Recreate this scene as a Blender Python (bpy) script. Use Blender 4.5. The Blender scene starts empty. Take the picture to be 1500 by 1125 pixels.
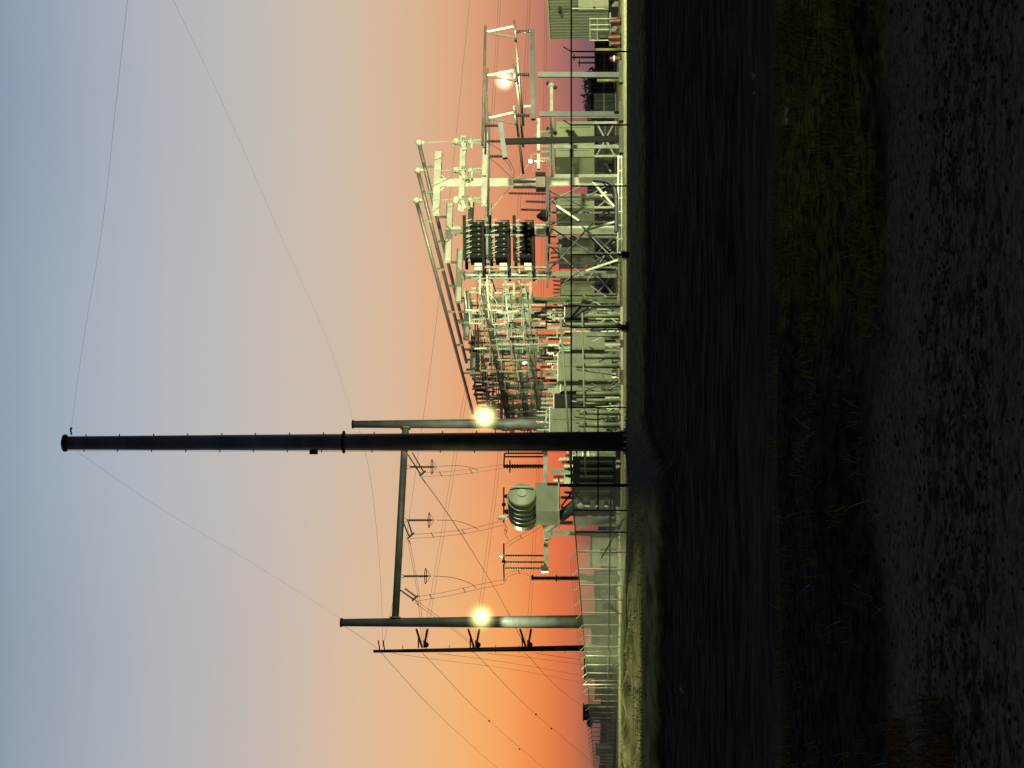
import bpy, math, random
from mathutils import Vector, Matrix
random.seed(7)
R = random.Random(11)
sc = bpy.context.scene
COL = sc.collection
# ------------------------------------------------------------------ camera (phone held on its side: up in the world is left in the frame)
FPX = 2166.0
HOR = 886.0
CAMZ = 1.03
PITCH = math.atan((HOR - 750) / FPX)
CAM = Vector((0, 0, CAMZ))
FW = Vector((0, math.cos(PITCH), math.sin(PITCH)))
UP = Vector((0, -math.sin(PITCH), math.cos(PITCH)))
RT = Vector((1, 0, 0))
cd = bpy.data.cameras.new('camera')
cam = bpy.data.objects.new('camera', cd)
COL.objects.link(cam)
M = Matrix.Identity(4)
for i in range(3):
    M[i][0] = -UP[i]; M[i][1] = RT[i]; M[i][2] = -FW[i]; M[i][3] = CAM[i]
cam.matrix_world = M
cd.sensor_width = 36; cd.lens = 36 * FPX / 1500; cd.clip_start = .1; cd.clip_end = 9000
sc.camera = cam
sc.view_settings.view_transform = 'Standard'; sc.view_settings.look = 'None'
sc.view_settings.exposure = 0; sc.view_settings.gamma = 1

def W(x, y, D):
    """world point at depth D that the survey sketch gives as (x, y)"""
    a = (x - 750) / FPX; b = (562.5 - y) / FPX
    d = FW + RT * b - UP * a
    return CAM + d * (D / d.y)

K = .36                                   # the yard is turned by about 20 degrees
LD = Vector((1, K, 0)).normalized()       # across the yard
DD = Vector((-K, 1, 0)).normalized()      # into the yard
def row(yr, D0):
    """points on the vertical plane across the yard through (yr, D0)"""
    X0 = W(800, yr, D0).x
    def f(x, y):
        b = (562.5 - y) / FPX
        s = (b * D0 - X0) / (1 - K * b)
        return W(x, y, D0 + K * s)
    return f
def lane(yr, D0):
    """points on the vertical plane running into the yard through (yr, D0)"""
    X0 = W(800, yr, D0).x
    def f(x, y):
        b = (562.5 - y) / FPX
        t = (X0 - b * D0) / (b + K)
        return W(x, y, D0 + t)
    return f
def gz(p, z=0.0):
    return Vector((p.x, p.y, z))

# ------------------------------------------------------------------ materials
def mat(name, col, rough=.6, metal=0., var=.25, scale=3., bump=0., emit=None, spec=.4, wscale=None):
    m = bpy.data.materials.new(name); m.use_nodes = True
    nt = m.node_tree; N = nt.nodes; L = nt.links
    b = N['Principled BSDF']
    b.inputs['Roughness'].default_value = rough; b.inputs['Metallic'].default_value = metal
    b.inputs['Specular IOR Level'].default_value = spec
    tc = N.new('ShaderNodeTexCoord'); no = N.new('ShaderNodeTexNoise')
    no.inputs['Scale'].default_value = scale; no.inputs['Detail'].default_value = 6
    L.new(tc.outputs['Object'], no.inputs['Vector'])
    cr = N.new('ShaderNodeValToRGB')
    cr.color_ramp.elements[0].position = .3; cr.color_ramp.elements[1].position = .72
    cr.color_ramp.elements[0].color = [c * (1 - var) for c in col] + [1]
    cr.color_ramp.elements[1].color = [min(1, c * (1 + var)) for c in col] + [1]
    L.new(no.outputs['Fac'], cr.inputs['Fac'])
    L.new(cr.outputs['Color'], b.inputs['Base Color'])
    if bump:
        bp = N.new('ShaderNodeBump'); bp.inputs['Strength'].default_value = bump
        L.new(no.outputs['Fac'], bp.inputs['Height']); L.new(bp.outputs['Normal'], b.inputs['Normal'])
    if emit:
        b.inputs['Emission Color'].default_value = list(emit[0]) + [1]
        b.inputs['Emission Strength'].default_value = emit[1]
    return m
GALV = mat('galvanised_steel', (.40, .44, .38), .55, .0, .3, 1.3)
GALV2 = mat('pale_lit_galvanised_steel', (.66, .68, .56), .5, .0, .2, 1.2)  # paler than the plain steel: lamp brightness put into the base colour
DULL = mat('weathered_zinc_steel', (.16, .17, .165), .6, .3, .3, 1.0)
DARK = mat('dark_steel', (.05, .05, .055), .55, .3, .4, 2.)
POLE = mat('dark_pole_steel', (.13, .145, .18), .42, .5, .4, 1.1, .15)
BLACK = mat('black_paint', (.008, .008, .008), .6, 0, .3, 3, spec=.15)
WOOD = mat('creosote_wood', (.028, .02, .016), .9, 0, .4, 4, .3)
PORC = mat('grey_porcelain', (.50, .56, .46), .3, 0, .2, 6)
PORCD = mat('brown_porcelain', (.06, .04, .032), .3, 0, .3, 6)
ALU = mat('aluminium_tube', (.30, .27, .23), .45, .5, .2, 1)
WIRE = mat('aluminium_wire', (.05, .043, .04), .6, .2, .2, 1)
CABG = mat('pale_green_enclosure_paint', (.46, .52, .33), .55, 0, .12, .7)
CABG2 = mat('grey_green_tank_paint', (.24, .29, .21), .45, 0, .15, .9)
CABF = mat('dull_green_cabinet_paint', (.15, .185, .115), .55, 0, .25, 1.5)
CANM = mat('dark_capacitor_can', (.005, .0065, .0055), .6, 0, .4, 4, spec=.1)
BLDG = mat('ribbed_wall_sheet', (.21, .24, .16), .6, .0, .1, .5)
CONC = mat('concrete', (.30, .30, .24), .9, 0, .25, 3, .2)
YEL = mat('yellow_paint', (.13, .12, .03), .5, 0, .2, 4)
ORA = mat('orange_plastic', (.09, .022, .010), .5, 0, .2, 5)
WHITE = mat('white_paint', (.75, .78, .6), .5, 0, .1, 3)
GLASSD = mat('dark_window_glass', (.02, .025, .03), .15, 0, .2, 2)
LENS = mat('lit_lens', (.9, .9, .7), .3, 0, .05, 3, emit=((1., .98, .62), 60))
LENS2 = mat('lit_small_lens', (.9, .9, .8), .3, 0, .05, 3, emit=((1., .93, .75), 6))
SHADEM = mat('dark_equipment', (.045, .055, .048), .7, 0, .35, 1.5)
WEED = mat('dry_weed', (.035, .02, .01), .9, 0, .5, 6)
WEEDB = mat('black_weed', (.02, .022, .012), .9, 0, .5, 6)
GRASSM = mat('dark_green_grass', (.17, .17, .027), .9, 0, .55, 2.5, spec=.0)
DRYG = mat('dry_brown_grass', (.17, .105, .042), .85, 0, .5, 3, spec=.1)
PALEG = mat('pale_dead_grass', (.26, .25, .19), .9, 0, .4, 3, spec=.1)
LITG = mat('yellow_green_grass', (.36, .34, .17), .9, 0, .45, 2, spec=.1)
FIELDG = mat('black_field_grass', (.03, .03, .024), .9, 0, .6, 1, spec=.05)
STONE = mat('dark_stones', (.028, .028, .03), .9, 0, .55, 9)
LEAFD = mat('distant_foliage', (.02, .025, .025), .9, 0, .4, 1)
PAPER = mat('pale_litter', (.45, .45, .42), .7, 0, .2, 8)
PORTAL = mat('weathered_portal_steel', (.085, .10, .10), .55, .3, .3, 1.0)
MATTE = mat('brown_beam_steel', (.15, .13, .11), .6, .2, .3, 1)

def glow_mat(name, col, k):  # emissive volume that imitates the glare round a lamp
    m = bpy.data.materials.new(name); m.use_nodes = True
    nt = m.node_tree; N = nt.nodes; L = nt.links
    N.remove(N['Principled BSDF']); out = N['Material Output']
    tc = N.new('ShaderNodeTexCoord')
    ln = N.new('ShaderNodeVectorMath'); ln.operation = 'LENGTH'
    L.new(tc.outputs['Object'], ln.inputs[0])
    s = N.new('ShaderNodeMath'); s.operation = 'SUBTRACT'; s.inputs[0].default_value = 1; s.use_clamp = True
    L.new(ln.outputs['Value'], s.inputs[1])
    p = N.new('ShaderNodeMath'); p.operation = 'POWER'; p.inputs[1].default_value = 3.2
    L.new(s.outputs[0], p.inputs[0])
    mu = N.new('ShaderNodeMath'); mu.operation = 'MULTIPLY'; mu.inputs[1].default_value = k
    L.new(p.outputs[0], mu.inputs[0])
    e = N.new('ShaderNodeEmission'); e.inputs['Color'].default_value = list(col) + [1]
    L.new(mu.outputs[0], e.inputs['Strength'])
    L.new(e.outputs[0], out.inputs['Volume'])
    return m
GLOW = glow_mat('glare_round_lamp', (1., .97, .36), 5.)
GLOWS = glow_mat('glare_round_small_lamp', (1., .9, .45), 9.)

def mesh_mat(name, w, col):
    """chain link: two families of diagonal wires, open between"""
    m = bpy.data.materials.new(name); m.use_nodes = True
    nt = m.node_tree; N = nt.nodes; L = nt.links
    b = N['Principled BSDF']; out = N['Material Output']
    b.inputs['Base Color'].default_value = list(col) + [1]; b.inputs['Roughness'].default_value = .6
    uv = N.new('ShaderNodeUVMap'); sp = N.new('ShaderNodeSeparateXYZ'); L.new(uv.outputs[0], sp.inputs[0])
    res = []
    for op in ('ADD', 'SUBTRACT'):
        a = N.new('ShaderNodeMath'); a.operation = op
        L.new(sp.outputs['X'], a.inputs[0]); L.new(sp.outputs['Y'], a.inputs[1])
        q = N.new('ShaderNodeMath'); q.operation = 'MULTIPLY'; q.inputs[1].default_value = 1 / .075
        L.new(a.outputs[0], q.inputs[0])
        fr = N.new('ShaderNodeMath'); fr.operation = 'FRACT'; L.new(q.outputs[0], fr.inputs[0])
        c = N.new('ShaderNodeMath'); c.operation = 'LESS_THAN'; c.inputs[1].default_value = w
        L.new(fr.outputs[0], c.inputs[0]); res.append(c)
    mx = N.new('ShaderNodeMath'); mx.operation = 'MAXIMUM'
    L.new(res[0].outputs[0], mx.inputs[0]); L.new(res[1].outputs[0], mx.inputs[1])
    tl = N.new('ShaderNodeBsdfTranslucent'); tl.inputs['Color'].default_value = list(col) + [1]
    m2 = N.new('ShaderNodeMixShader'); m2.inputs[0].default_value = .5; L.new(b.outputs[0], m2.inputs[1]); L.new(tl.outputs[0], m2.inputs[2]); b = m2
    t = N.new('ShaderNodeBsdfTransparent'); mix = N.new('ShaderNodeMixShader')
    L.new(mx.outputs[0], mix.inputs[0]); L.new(t.outputs[0], mix.inputs[1]); L.new(b.outputs[0], mix.inputs[2])
    L.new(mix.outputs[0], out.inputs['Surface'])
    return m
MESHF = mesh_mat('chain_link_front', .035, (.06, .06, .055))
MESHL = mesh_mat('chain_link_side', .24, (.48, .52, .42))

# ------------------------------------------------------------------ mesh building
def frame(d):
    d = d.normalized()
    u = Vector((0, 0, 1)) if abs(d.z) < .9 else Vector((1, 0, 0))
    a = d.cross(u).normalized(); b = a.cross(d).normalized()
    return a, b
class MB:
    def __init__(s): s.v = []; s.f = []; s.sm = []; s.uv = {}
    def tube(s, p0, p1, r0, r1=None, n=8, cap=True, smooth=True):
        p0 = Vector(p0); p1 = Vector(p1); r1 = r0 if r1 is None else r1
        s.lathe(p0, p1, [(0, r0), (1, r1)], n, cap, smooth)
        return s
    def lathe(s, p0, p1, prof, n=8, cap=True, smooth=False):
        p0 = Vector(p0); p1 = Vector(p1); d = p1 - p0; a, b = frame(d); o = len(s.v)
        for t, r in prof:
            c = p0 + d * t
            for i in range(n):
                w = 2 * math.pi * (i + .5) / n
                s.v.append(c + a * (r * math.cos(w)) + b * (r * math.sin(w)))
        m = len(prof)
        for k in range(m - 1):
            for i in range(n):
                j = (i + 1) % n
                s.f.append((o + k * n + i, o + k * n + j, o + (k + 1) * n + j, o + (k + 1) * n + i)); s.sm.append(smooth)
        if cap:
            s.f.append(tuple(o + i for i in range(n))[::-1]); s.sm.append(False)
            s.f.append(tuple(o + (m - 1) * n + i for i in range(n))); s.sm.append(False)
        return s
    def insul(s, p0, p1, r, k=9, n=8):
        prof = [(0, r * .8), (.03, r * .8)]
        for i in range(k):
            t0 = .05 + .9 * i / k; t1 = .05 + .9 * (i + 1) / k
            prof += [(t0, r * .5), (t0 + (t1 - t0) * .35, r), (t0 + (t1 - t0) * .6, r * .95), (t1 - .002, r * .5)]
        prof += [(.97, r * .8), (1, r * .8)]
        return s.lathe(p0, p1, prof, n)
    def poly(s, pts, r, n=6):
        for i in range(len(pts) - 1):
            s.tube(pts[i], pts[i + 1], r, r, n, cap=False)
        return s
    def hexa(s, c):
        o = len(s.v); s.v += [Vector(p) for p in c]
        for f in ((0, 3, 2, 1), (4, 5, 6, 7), (0, 1, 5, 4), (1, 2, 6, 5), (2, 3, 7, 6), (3, 0, 4, 7)):
            s.f.append(tuple(o + i for i in f)); s.sm.append(False)
        return s
    def ob(s, c, l, d, h, ax=None):
        """box centred on c, yard axes"""
        a, b = ax or (LD, DD); a = a * (l / 2); b = b * (d / 2); z = Vector((0, 0, h / 2)); c = Vector(c)
        return s.hexa([c - a - b - z, c + a - b - z, c + a + b - z, c - a + b - z, c - a - b + z, c + a - b + z, c + a + b + z, c - a + b + z])
    def bar(s, p0, p1, w, h=None):
        p0 = Vector(p0); p1 = Vector(p1); h = h or w; a, b = frame(p1 - p0); a = a * (w / 2); b = b * (h / 2)
        return s.hexa([p0 - a - b, p0 + a - b, p0 + a + b, p0 - a + b, p1 - a - b, p1 + a - b, p1 + a + b, p1 - a + b])
    def ibeam(s, p0, p1, w, h):
        """rolled section: two flanges and a web, butted"""
        p0 = Vector(p0); p1 = Vector(p1); a, b = frame(p1 - p0); t = h * .12
        for q in (-1, 1):
            o = b * (q * (h / 2 - t / 2)); s.bar(p0 + o, p1 + o, w, t)
        s.bar(p0, p1, w * .16, h - 2 * t)
        return s
    def ring(s, c, ax, R_, r, n=16):
        a, b = frame(ax); pts = [c + a * R_ * math.cos(2 * math.pi * i / n) + b * R_ * math.sin(2 * math.pi * i / n) for i in range(n + 1)]
        return s.poly(pts, r, 5)
    def ball(s, c, r, n=8, m=6, sx=1, sy=1, sz=1):
        o = len(s.v); c = Vector(c)
        s.v.append(c + Vector((0, 0, r * sz)))
        for k in range(1, m):
            p = math.pi * k / m
            for i in range(n):
                w = 2 * math.pi * i / n
                s.v.append(c + Vector((r * sx * math.sin(p) * math.cos(w), r * sy * math.sin(p) * math.sin(w), r * sz * math.cos(p))))
        s.v.append(c - Vector((0, 0, r * sz))); e = len(s.v) - 1
        for i in range(n):
            j = (i + 1) % n
            s.f.append((o, o + 1 + i, o + 1 + j)); s.sm.append(True)
            for k in range(m - 2):
                q = o + 1 + k * n
                s.f.append((q + i, q + n + i, q + n + j, q + j)); s.sm.append(True)
            q = o + 1 + (m - 2) * n
            s.f.append((q + i, e, q + j)); s.sm.append(True)
        return s
    def quad(s, a, b, c, d, uv=None):
        o = len(s.v); s.v += [Vector(a), Vector(b), Vector(c), Vector(d)]
        if uv: s.uv[len(s.f)] = uv
        s.f.append((o, o + 1, o + 2, o + 3)); s.sm.append(False)
        return s
    def build(s, name, m, parent=None, origin=None):
        org = Vector(origin) if origin is not None else (wloc(parent) if parent else (s.v[0].copy() if s.v else Vector()))
        me = bpy.data.meshes.new(name)
        me.from_pydata([tuple(v - org) for v in s.v], [], s.f)
        me.polygons.foreach_set('use_smooth', s.sm)
        if s.uv:
            ul = me.uv_layers.new(name='UVMap')
            for fi, uvs in s.uv.items():
                for k, li in enumerate(me.polygons[fi].loop_indices): ul.data[li].uv = uvs[k]
        me.materials.append(m)
        o = bpy.data.objects.new(name, me); COL.objects.link(o)
        if parent:
            o.parent = parent; o.location = org - wloc(parent)
        else:
            o.location = org
        return o
def wloc(o):
    p = Vector(o.location)
    while o.parent: o = o.parent; p += Vector(o.location)
    return p
def tag(o, label=None, cat=None, group=None, kind=None):
    if label: o['label'] = label
    if cat: o['category'] = cat
    if group: o['group'] = group
    if kind: o['kind'] = kind
    return o
def thing(name, loc, label, cat, group=None):
    o = bpy.data.objects.new(name, None); COL.objects.link(o); o.location = loc; o.empty_display_size = .2
    return tag(o, label, cat, group)
def dup(o, off, label=None, parent=None):
    c = o.copy(); COL.objects.link(c)
    if parent is None:
        c.location = Vector(o.location) + off
        if label: c['label'] = label
    c.parent = parent
    for ch in [x for x in o.children]:
        dup(ch, off, None, c)
    return c
def spline(pts, n=24):
    """smooth curve through the given points"""
    P = [pts[0] * 2 - pts[1]] + list(pts) + [pts[-1] * 2 - pts[-2]]; out = []
    m = max(2, n // (len(pts) - 1))
    for i in range(1, len(P) - 2):
        for k in range(m):
            t = k / m
            out.append(.5 * ((2 * P[i]) + (P[i + 1] - P[i - 1]) * t + (2 * P[i - 1] - 5 * P[i] + 4 * P[i + 1] - P[i + 2]) * t * t + (3 * P[i] - P[i - 1] - 3 * P[i + 1] + P[i + 2]) * t ** 3))
    out.append(pts[-1]); return out
def wire(pts, r, label, group=None, name='conductor', cat='wire', n=24, m=None):
    b = MB(); b.poly(spline([Vector(p) for p in pts], n), r, 5)
    return tag(b.build(name, m or WIRE), label, cat, group)

# ------------------------------------------------------------------ world: clear dusk sky, afterglow on the horizon in front, dark behind
def world():
    w = bpy.data.worlds.new('World'); sc.world = w; w.use_nodes = True
    nt = w.node_tree; N = nt.nodes; L = nt.links
    bg = N['Background']
    tc = N.new('ShaderNodeTexCoord'); sp = N.new('ShaderNodeSeparateXYZ'); L.new(tc.outputs['Generated'], sp.inputs[0])
    hn = N.new('ShaderNodeTexNoise'); hn.inputs['Scale'].default_value = 3.0; hn.inputs['Detail'].default_value = 5
    hm = N.new('ShaderNodeMapping'); hm.inputs['Scale'].default_value = (1, 1, 9); L.new(tc.outputs['Generated'], hm.inputs['Vector']); L.new(hm.outputs[0], hn.inputs['Vector'])
    ha = N.new('ShaderNodeMath'); ha.operation = 'MULTIPLY_ADD'; ha.inputs[1].default_value = .006; L.new(hn.outputs['Fac'], ha.inputs[0])
    hb = N.new('ShaderNodeMath'); hb.operation = 'SUBTRACT'; hb.inputs[1].default_value = .003; L.new(sp.outputs['Z'], hb.inputs[0]); L.new(hb.outputs[0], ha.inputs[2])
    def lin(c): return [((v / 255) / 12.92 if v / 255 < .04045 else ((v / 255 + .055) / 1.055) ** 2.4) for v in c] + [1]
    def ramp(stops):
        mr = N.new('ShaderNodeMapRange'); mr.inputs['From Min'].default_value = -.05; mr.inputs['From Max'].default_value = .95
        L.new(ha.outputs[0], mr.inputs['Value'])
        cr = N.new('ShaderNodeValToRGB'); cr.color_ramp.interpolation = 'B_SPLINE'; L.new(mr.outputs[0], cr.inputs['Fac'])
        els = cr.color_ramp.elements
        for i, (v, c) in enumerate(stops):
            z = v if v <= 1 and isinstance(v, float) else math.sin(math.atan((750 - v) / FPX) + PITCH)
            e = els[i] if i < 2 else els.new(.99)
            e.position = max(0, min(1, z + .05)); e.color = lin(c)
        return cr
    hi = [(.60, (76, 92, 116)), (.95, (34, 44, 62))]
    left = ramp([(980, (60, 48, 45)), (886, (116, 84, 76)), (866, (150, 98, 82)), (840, (206, 112, 72)), (800, (236, 128, 70)), (735, (250, 170, 94)), (640, (238, 184, 128)), (520, (218, 188, 160)), (400, (198, 184, 176)), (220, (174, 180, 187)), (0, (138, 154, 173))] + hi)
    mid = ramp([(980, (60, 45, 45)), (886, (130, 80, 80)), (866, (184, 88, 74)), (840, (222, 100, 66)), (800, (230, 116, 74)), (740, (236, 150, 96)), (640, (228, 178, 134)), (520, (210, 188, 166)), (400, (199, 188, 180)), (220, (178, 185, 191)), (0, (146, 164, 185))] + hi)
    right = ramp([(980, (50, 45, 48)), (886, (112, 96, 104)), (866, (126, 98, 104)), (840, (152, 104, 104)), (800, (192, 120, 100)), (730, (218, 152, 114)), (640, (222, 178, 138)), (520, (208, 188, 166)), (400, (196, 188, 180)), (220, (174, 180, 190)), (0, (134, 153, 179))] + hi)
    az = N.new('ShaderNodeMath'); az.operation = 'ARCTAN2'; L.new(sp.outputs['X'], az.inputs[0]); L.new(sp.outputs['Y'], az.inputs[1])
    def mr(a, b):
        m = N.new('ShaderNodeMapRange'); m.interpolation_type = 'SMOOTHSTEP'
        m.inputs['From Min'].default_value = a; m.inputs['From Max'].default_value = b; L.new(az.outputs[0], m.inputs['Value']); return m
    def mix(f, a, b):
        m = N.new('ShaderNodeMix'); m.data_type = 'RGBA'; L.new(f, m.inputs[0]); L.new(a, m.inputs[6]); L.new(b, m.inputs[7]); return m.outputs[2]
    c = mix(mr(-.20, -.04).outputs[0], left.outputs[0], mid.outputs[0])
    c = mix(mr(.02, .22).outputs[0], c, right.outputs[0])
    # away from the afterglow the sky is dark
    ab = N.new('ShaderNodeMath'); ab.operation = 'ABSOLUTE'; L.new(az.outputs[0], ab.inputs[0])
    dk = N.new('ShaderNodeMapRange'); dk.interpolation_type = 'SMOOTHSTEP'; dk.inputs['From Min'].default_value = .5; dk.inputs['From Max'].default_value = 1.9
    L.new(ab.outputs[0], dk.inputs['Value'])
    dc = N.new('ShaderNodeRGB'); dc.outputs[0].default_value = (.035, .038, .045, 1)
    c = mix(dk.outputs[0], c, dc.outputs[0])
    zc = N.new('ShaderNodeMapRange'); zc.interpolation_type = 'SMOOTHSTEP'; zc.inputs['From Min'].default_value = .42; zc.inputs['From Max'].default_value = .8
    L.new(sp.outputs['Z'], zc.inputs['Value'])
    dz = N.new('ShaderNodeRGB'); dz.outputs[0].default_value = (.04, .045, .055, 1)
    c = mix(zc.outputs[0], c, dz.outputs[0])
    L.new(c, bg.inputs['Color']); bg.inputs['Strength'].default_value = 1.0
world()
sc.cycles.transparent_max_bounces = 24
sc.cycles.max_bounces = 6
sc.cycles.sample_clamp_indirect = 2.0

# ------------------------------------------------------------------ ground
import mathutils.noise as mn
def sst(a, b, x):
    t = max(0, min(1, (x - a) / (b - a))); return t * t * (3 - 2 * t)
LOW = -.57
def edge(X, Y):
    q = -X / max(Y, 8) * FPX
    e = 54 - 18 * sst(52, 140, q) + 3 * sst(140, 420, q)
    return e + 1.4 * mn.noise(Vector((X * .35, 3, 0))) + .5 * mn.noise(Vector((X * 1.4, 9, 0)))
PB = gz(W(925, 646.5, 57))
def height(X, Y):
    e = edge(X, Y)
    t = e - Y
    z = 0
    if t > 0:
        z = LOW * sst(0, 10 - 6 * sst(80, 160, -X / max(Y, 8) * FPX), t)
    m = math.hypot((X - PB.x), (Y - PB.y) * .6)
    z += .22 * math.exp(-(m / 2.2) ** 2)
    q_ = -X / max(Y, 8) * FPX
    if 38 < Y < 62 and q_ > 150:
        bm = .30 * sst(170, 300, q_) + .16 * sst(300, 480, q_)
        n_ = mn.noise(Vector((X * .9, Y * .15, 2))) + .6 * mn.noise(Vector((X * 2.6, Y * .3, 6)))
        z += bm * math.exp(-((Y - 49) / 3.2) ** 2) * (.85 + .38 * n_)
    if Y > 30:
        z += .05 * mn.noise(Vector((X * .3, Y * .3, 1))) * sst(70, 55, Y)
        z += .07 * sst(-6, -12, X) * sst(70, 50, Y) * mn.noise(Vector((X * .8, Y * .25, 4)))
    if Y < 34:
        z += .05 * mn.noise(Vector((X * .5, Y * .5, 1))) + .018 * mn.noise(Vector((X * 2.5, Y * 2.5, 5)))
        if Y > 7.7: z += .10 * sst(7.9, 9.5, Y) * sst(14, 12, Y) * (1 + mn.noise(Vector((X * .6, Y * .9, 2))))
    return z
def ground():
    ys = []
    y = -40.
    while y < 2: ys.append(y); y += 3
    y = 2.
    while y < 6000:
        ys.append(y); y += max(.06, min(y * .010, .26)) if y < 70 else y * .05
    n = 340; v = []; f = []
    for yy in ys:
        w = 12 + abs(yy) * 1.0
        for i in range(n + 1):
            s = 2 * i / n - 1; s = s * (.35 + .65 * abs(s) ** 2)
            X = s * w * 1.6
            v.append((X, yy, height(X, yy)))
    for j in range(len(ys) - 1):
        for i in range(n):
            a = j * (n + 1) + i; f.append((a, a + 1, a + n + 2, a + n + 1))
    me = bpy.data.meshes.new('ground'); me.from_pydata(v, [], f)
    me.polygons.foreach_set('use_smooth', [True] * len(f))
    o = bpy.data.objects.new('ground', me); COL.objects.link(o); tag(o, kind='structure', label='bare dark ground in front of a floodlit gravel pad')
    m = bpy.data.materials.new('ground'); m.use_nodes = True; nt = m.node_tree; N = nt.nodes; L = nt.links
    b = N['Principled BSDF']; b.inputs['Roughness'].default_value = 1; b.inputs['Specular IOR Level'].default_value = .0
    g = N.new('ShaderNodeNewGeometry'); sp = N.new('ShaderNodeSeparateXYZ'); L.new(g.outputs['Position'], sp.inputs[0])
    def noise(scale, det=6, vec=None, rough=.6):
        q = N.new('ShaderNodeTexNoise'); q.inputs['Scale'].default_value = scale; q.inputs['Detail'].default_value = det; q.inputs['Roughness'].default_value = rough
        L.new(vec or g.outputs['Position'], q.inputs['Vector']); return q.outputs['Fac']
    def stretch(sx, sy):
        mp = N.new('ShaderNodeMapping'); mp.inputs['Scale'].default_value = (sx, sy, 1); L.new(g.outputs['Position'], mp.inputs['Vector']); return mp.outputs[0]
    def math_(op, a, b_=None, cl=False):
        q = N.new('ShaderNodeMath'); q.operation = op; q.use_clamp = cl
        for i, z in enumerate((a, b_)):
            if z is None: continue
            if isinstance(z, (int, float)): q.inputs[i].default_value = z
            else: L.new(z, q.inputs[i])
        return q.outputs[0]
    def mr(v_, a, b_, c=0, d=1):
        q = N.new('ShaderNodeMapRange'); q.interpolation_type = 'SMOOTHSTEP'; L.new(v_, q.inputs['Value'])
        for k, z in zip(('From Min', 'From Max', 'To Min', 'To Max'), (a, b_, c, d)): q.inputs[k].default_value = z
        return q.outputs[0]
    def col(c): 
        q = N.new('ShaderNodeRGB'); q.outputs[0].default_value = list(c) + [1]; return q.outputs[0]
    def mix(f_, a, b_):
        q = N.new('ShaderNodeMix'); q.data_type = 'RGBA'; L.new(f_, q.inputs[0]); L.new(a, q.inputs[6]); L.new(b_, q.inputs[7]); return q.outputs[2]
    yj = math_('ADD', sp.outputs['Y'], math_('MULTIPLY', math_('SUBTRACT', noise(.6, 5), .5), 1.6))
    yj = math_('ADD', yj, math_('MULTIPLY', math_('SUBTRACT', noise(4, 4), .5), .5))
    # gravel road near, with dark clods
    fine = noise(22, 8, None, .75)
    grav = mix(mr(fine, .35, .65), col((.085, .079, .069)), col((.215, .200, .176)))
    blot = noise(7, 7, stretch(.95, 1.1), .72)
    inband = math_('MULTIPLY', mr(sp.outputs['Y'], 5.6, 6.3), mr(sp.outputs['Y'], 8.0, 7.3))
    vb = math_('ADD', math_('MULTIPLY', blot, 1.0), math_('MULTIPLY', inband, .10))
    grav = mix(mr(vb, .57, .67), grav, col((.052, .048, .042)))
    # verge
    g2 = noise(1.3, 6); g3 = noise(9, 7)
    green = mix(mr(g3, .35, .65), col((.026, .028, .008)), col((.20, .195, .034)))
    dark = mix(mr(g3, .35, .65), col((.014, .015, .016)), col((.055, .055, .055)))
    right = mr(math_('ADD', math_('DIVIDE', sp.outputs['X'], math_('MAXIMUM', sp.outputs['Y'], 1)), math_('MULTIPLY', math_('SUBTRACT', g2, .5), .25)), -.03, .15)
    patch = noise(.75, 5)
    right = math_('MULTIPLY', right, mr(patch, .36, .54, .2, 1))
    verge = mix(right, dark, green)
    brown = mix(mr(g3, .35, .65), col((.014, .011, .008)), col((.07, .045, .026)))
    verge = mix(math_('MULTIPLY', mr(g2, .5, .62), mr(yj, 10.2, 9.0)), verge, brown)
    # farther track and dark field with streaks
    st = noise(1.7, 9, stretch(.45, 1.2), .75)
    track = mix(mr(st, .38, .62), col((.036, .036, .035)), col((.092, .091, .089)))
    field = mix(mr(st, .40, .62), col((.020, .0195, .018)), col((.086, .081, .074)))
    clod = noise(.9, 8, stretch(.5, 1.1), .75); field = mix(math_('MULTIPLY', mr(clod, .60, .68), mr(noise(6, 6), .4, .6)), field, col((.12, .115, .105)))
    bank = mix(mr(noise(3, 7), .35, .65), col((.012, .013, .013)), col((.032, .034, .032)))  # bank face: its shade is put into the near-black colour
    # gravel pad
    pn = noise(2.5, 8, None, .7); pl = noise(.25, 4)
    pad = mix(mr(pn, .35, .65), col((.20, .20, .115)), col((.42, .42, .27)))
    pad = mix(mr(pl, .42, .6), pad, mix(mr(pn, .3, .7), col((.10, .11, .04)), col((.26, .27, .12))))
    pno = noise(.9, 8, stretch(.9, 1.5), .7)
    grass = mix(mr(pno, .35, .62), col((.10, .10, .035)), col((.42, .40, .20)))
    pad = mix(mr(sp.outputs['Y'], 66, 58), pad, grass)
    c = grav
    c = mix(mr(yj, 8.05, 8.85), c, verge)
    c = mix(mr(yj, 13.2, 13.9), c, track)
    c = mix(mr(yj, 16.8, 18.2), c, field)
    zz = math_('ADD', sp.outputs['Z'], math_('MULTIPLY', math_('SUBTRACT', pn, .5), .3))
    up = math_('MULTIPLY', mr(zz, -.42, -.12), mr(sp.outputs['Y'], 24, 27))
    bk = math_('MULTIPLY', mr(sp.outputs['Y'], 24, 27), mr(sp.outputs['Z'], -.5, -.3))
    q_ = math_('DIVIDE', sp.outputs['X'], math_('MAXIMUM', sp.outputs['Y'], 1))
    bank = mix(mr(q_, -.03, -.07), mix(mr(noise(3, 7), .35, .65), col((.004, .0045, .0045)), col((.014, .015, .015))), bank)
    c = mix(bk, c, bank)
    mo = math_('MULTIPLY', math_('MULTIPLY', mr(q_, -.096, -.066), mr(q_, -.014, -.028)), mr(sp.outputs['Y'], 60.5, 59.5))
    pad = mix(mo, pad, mix(mr(pn, .3, .7), col((.05, .055, .052)), col((.13, .14, .13))))
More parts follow.
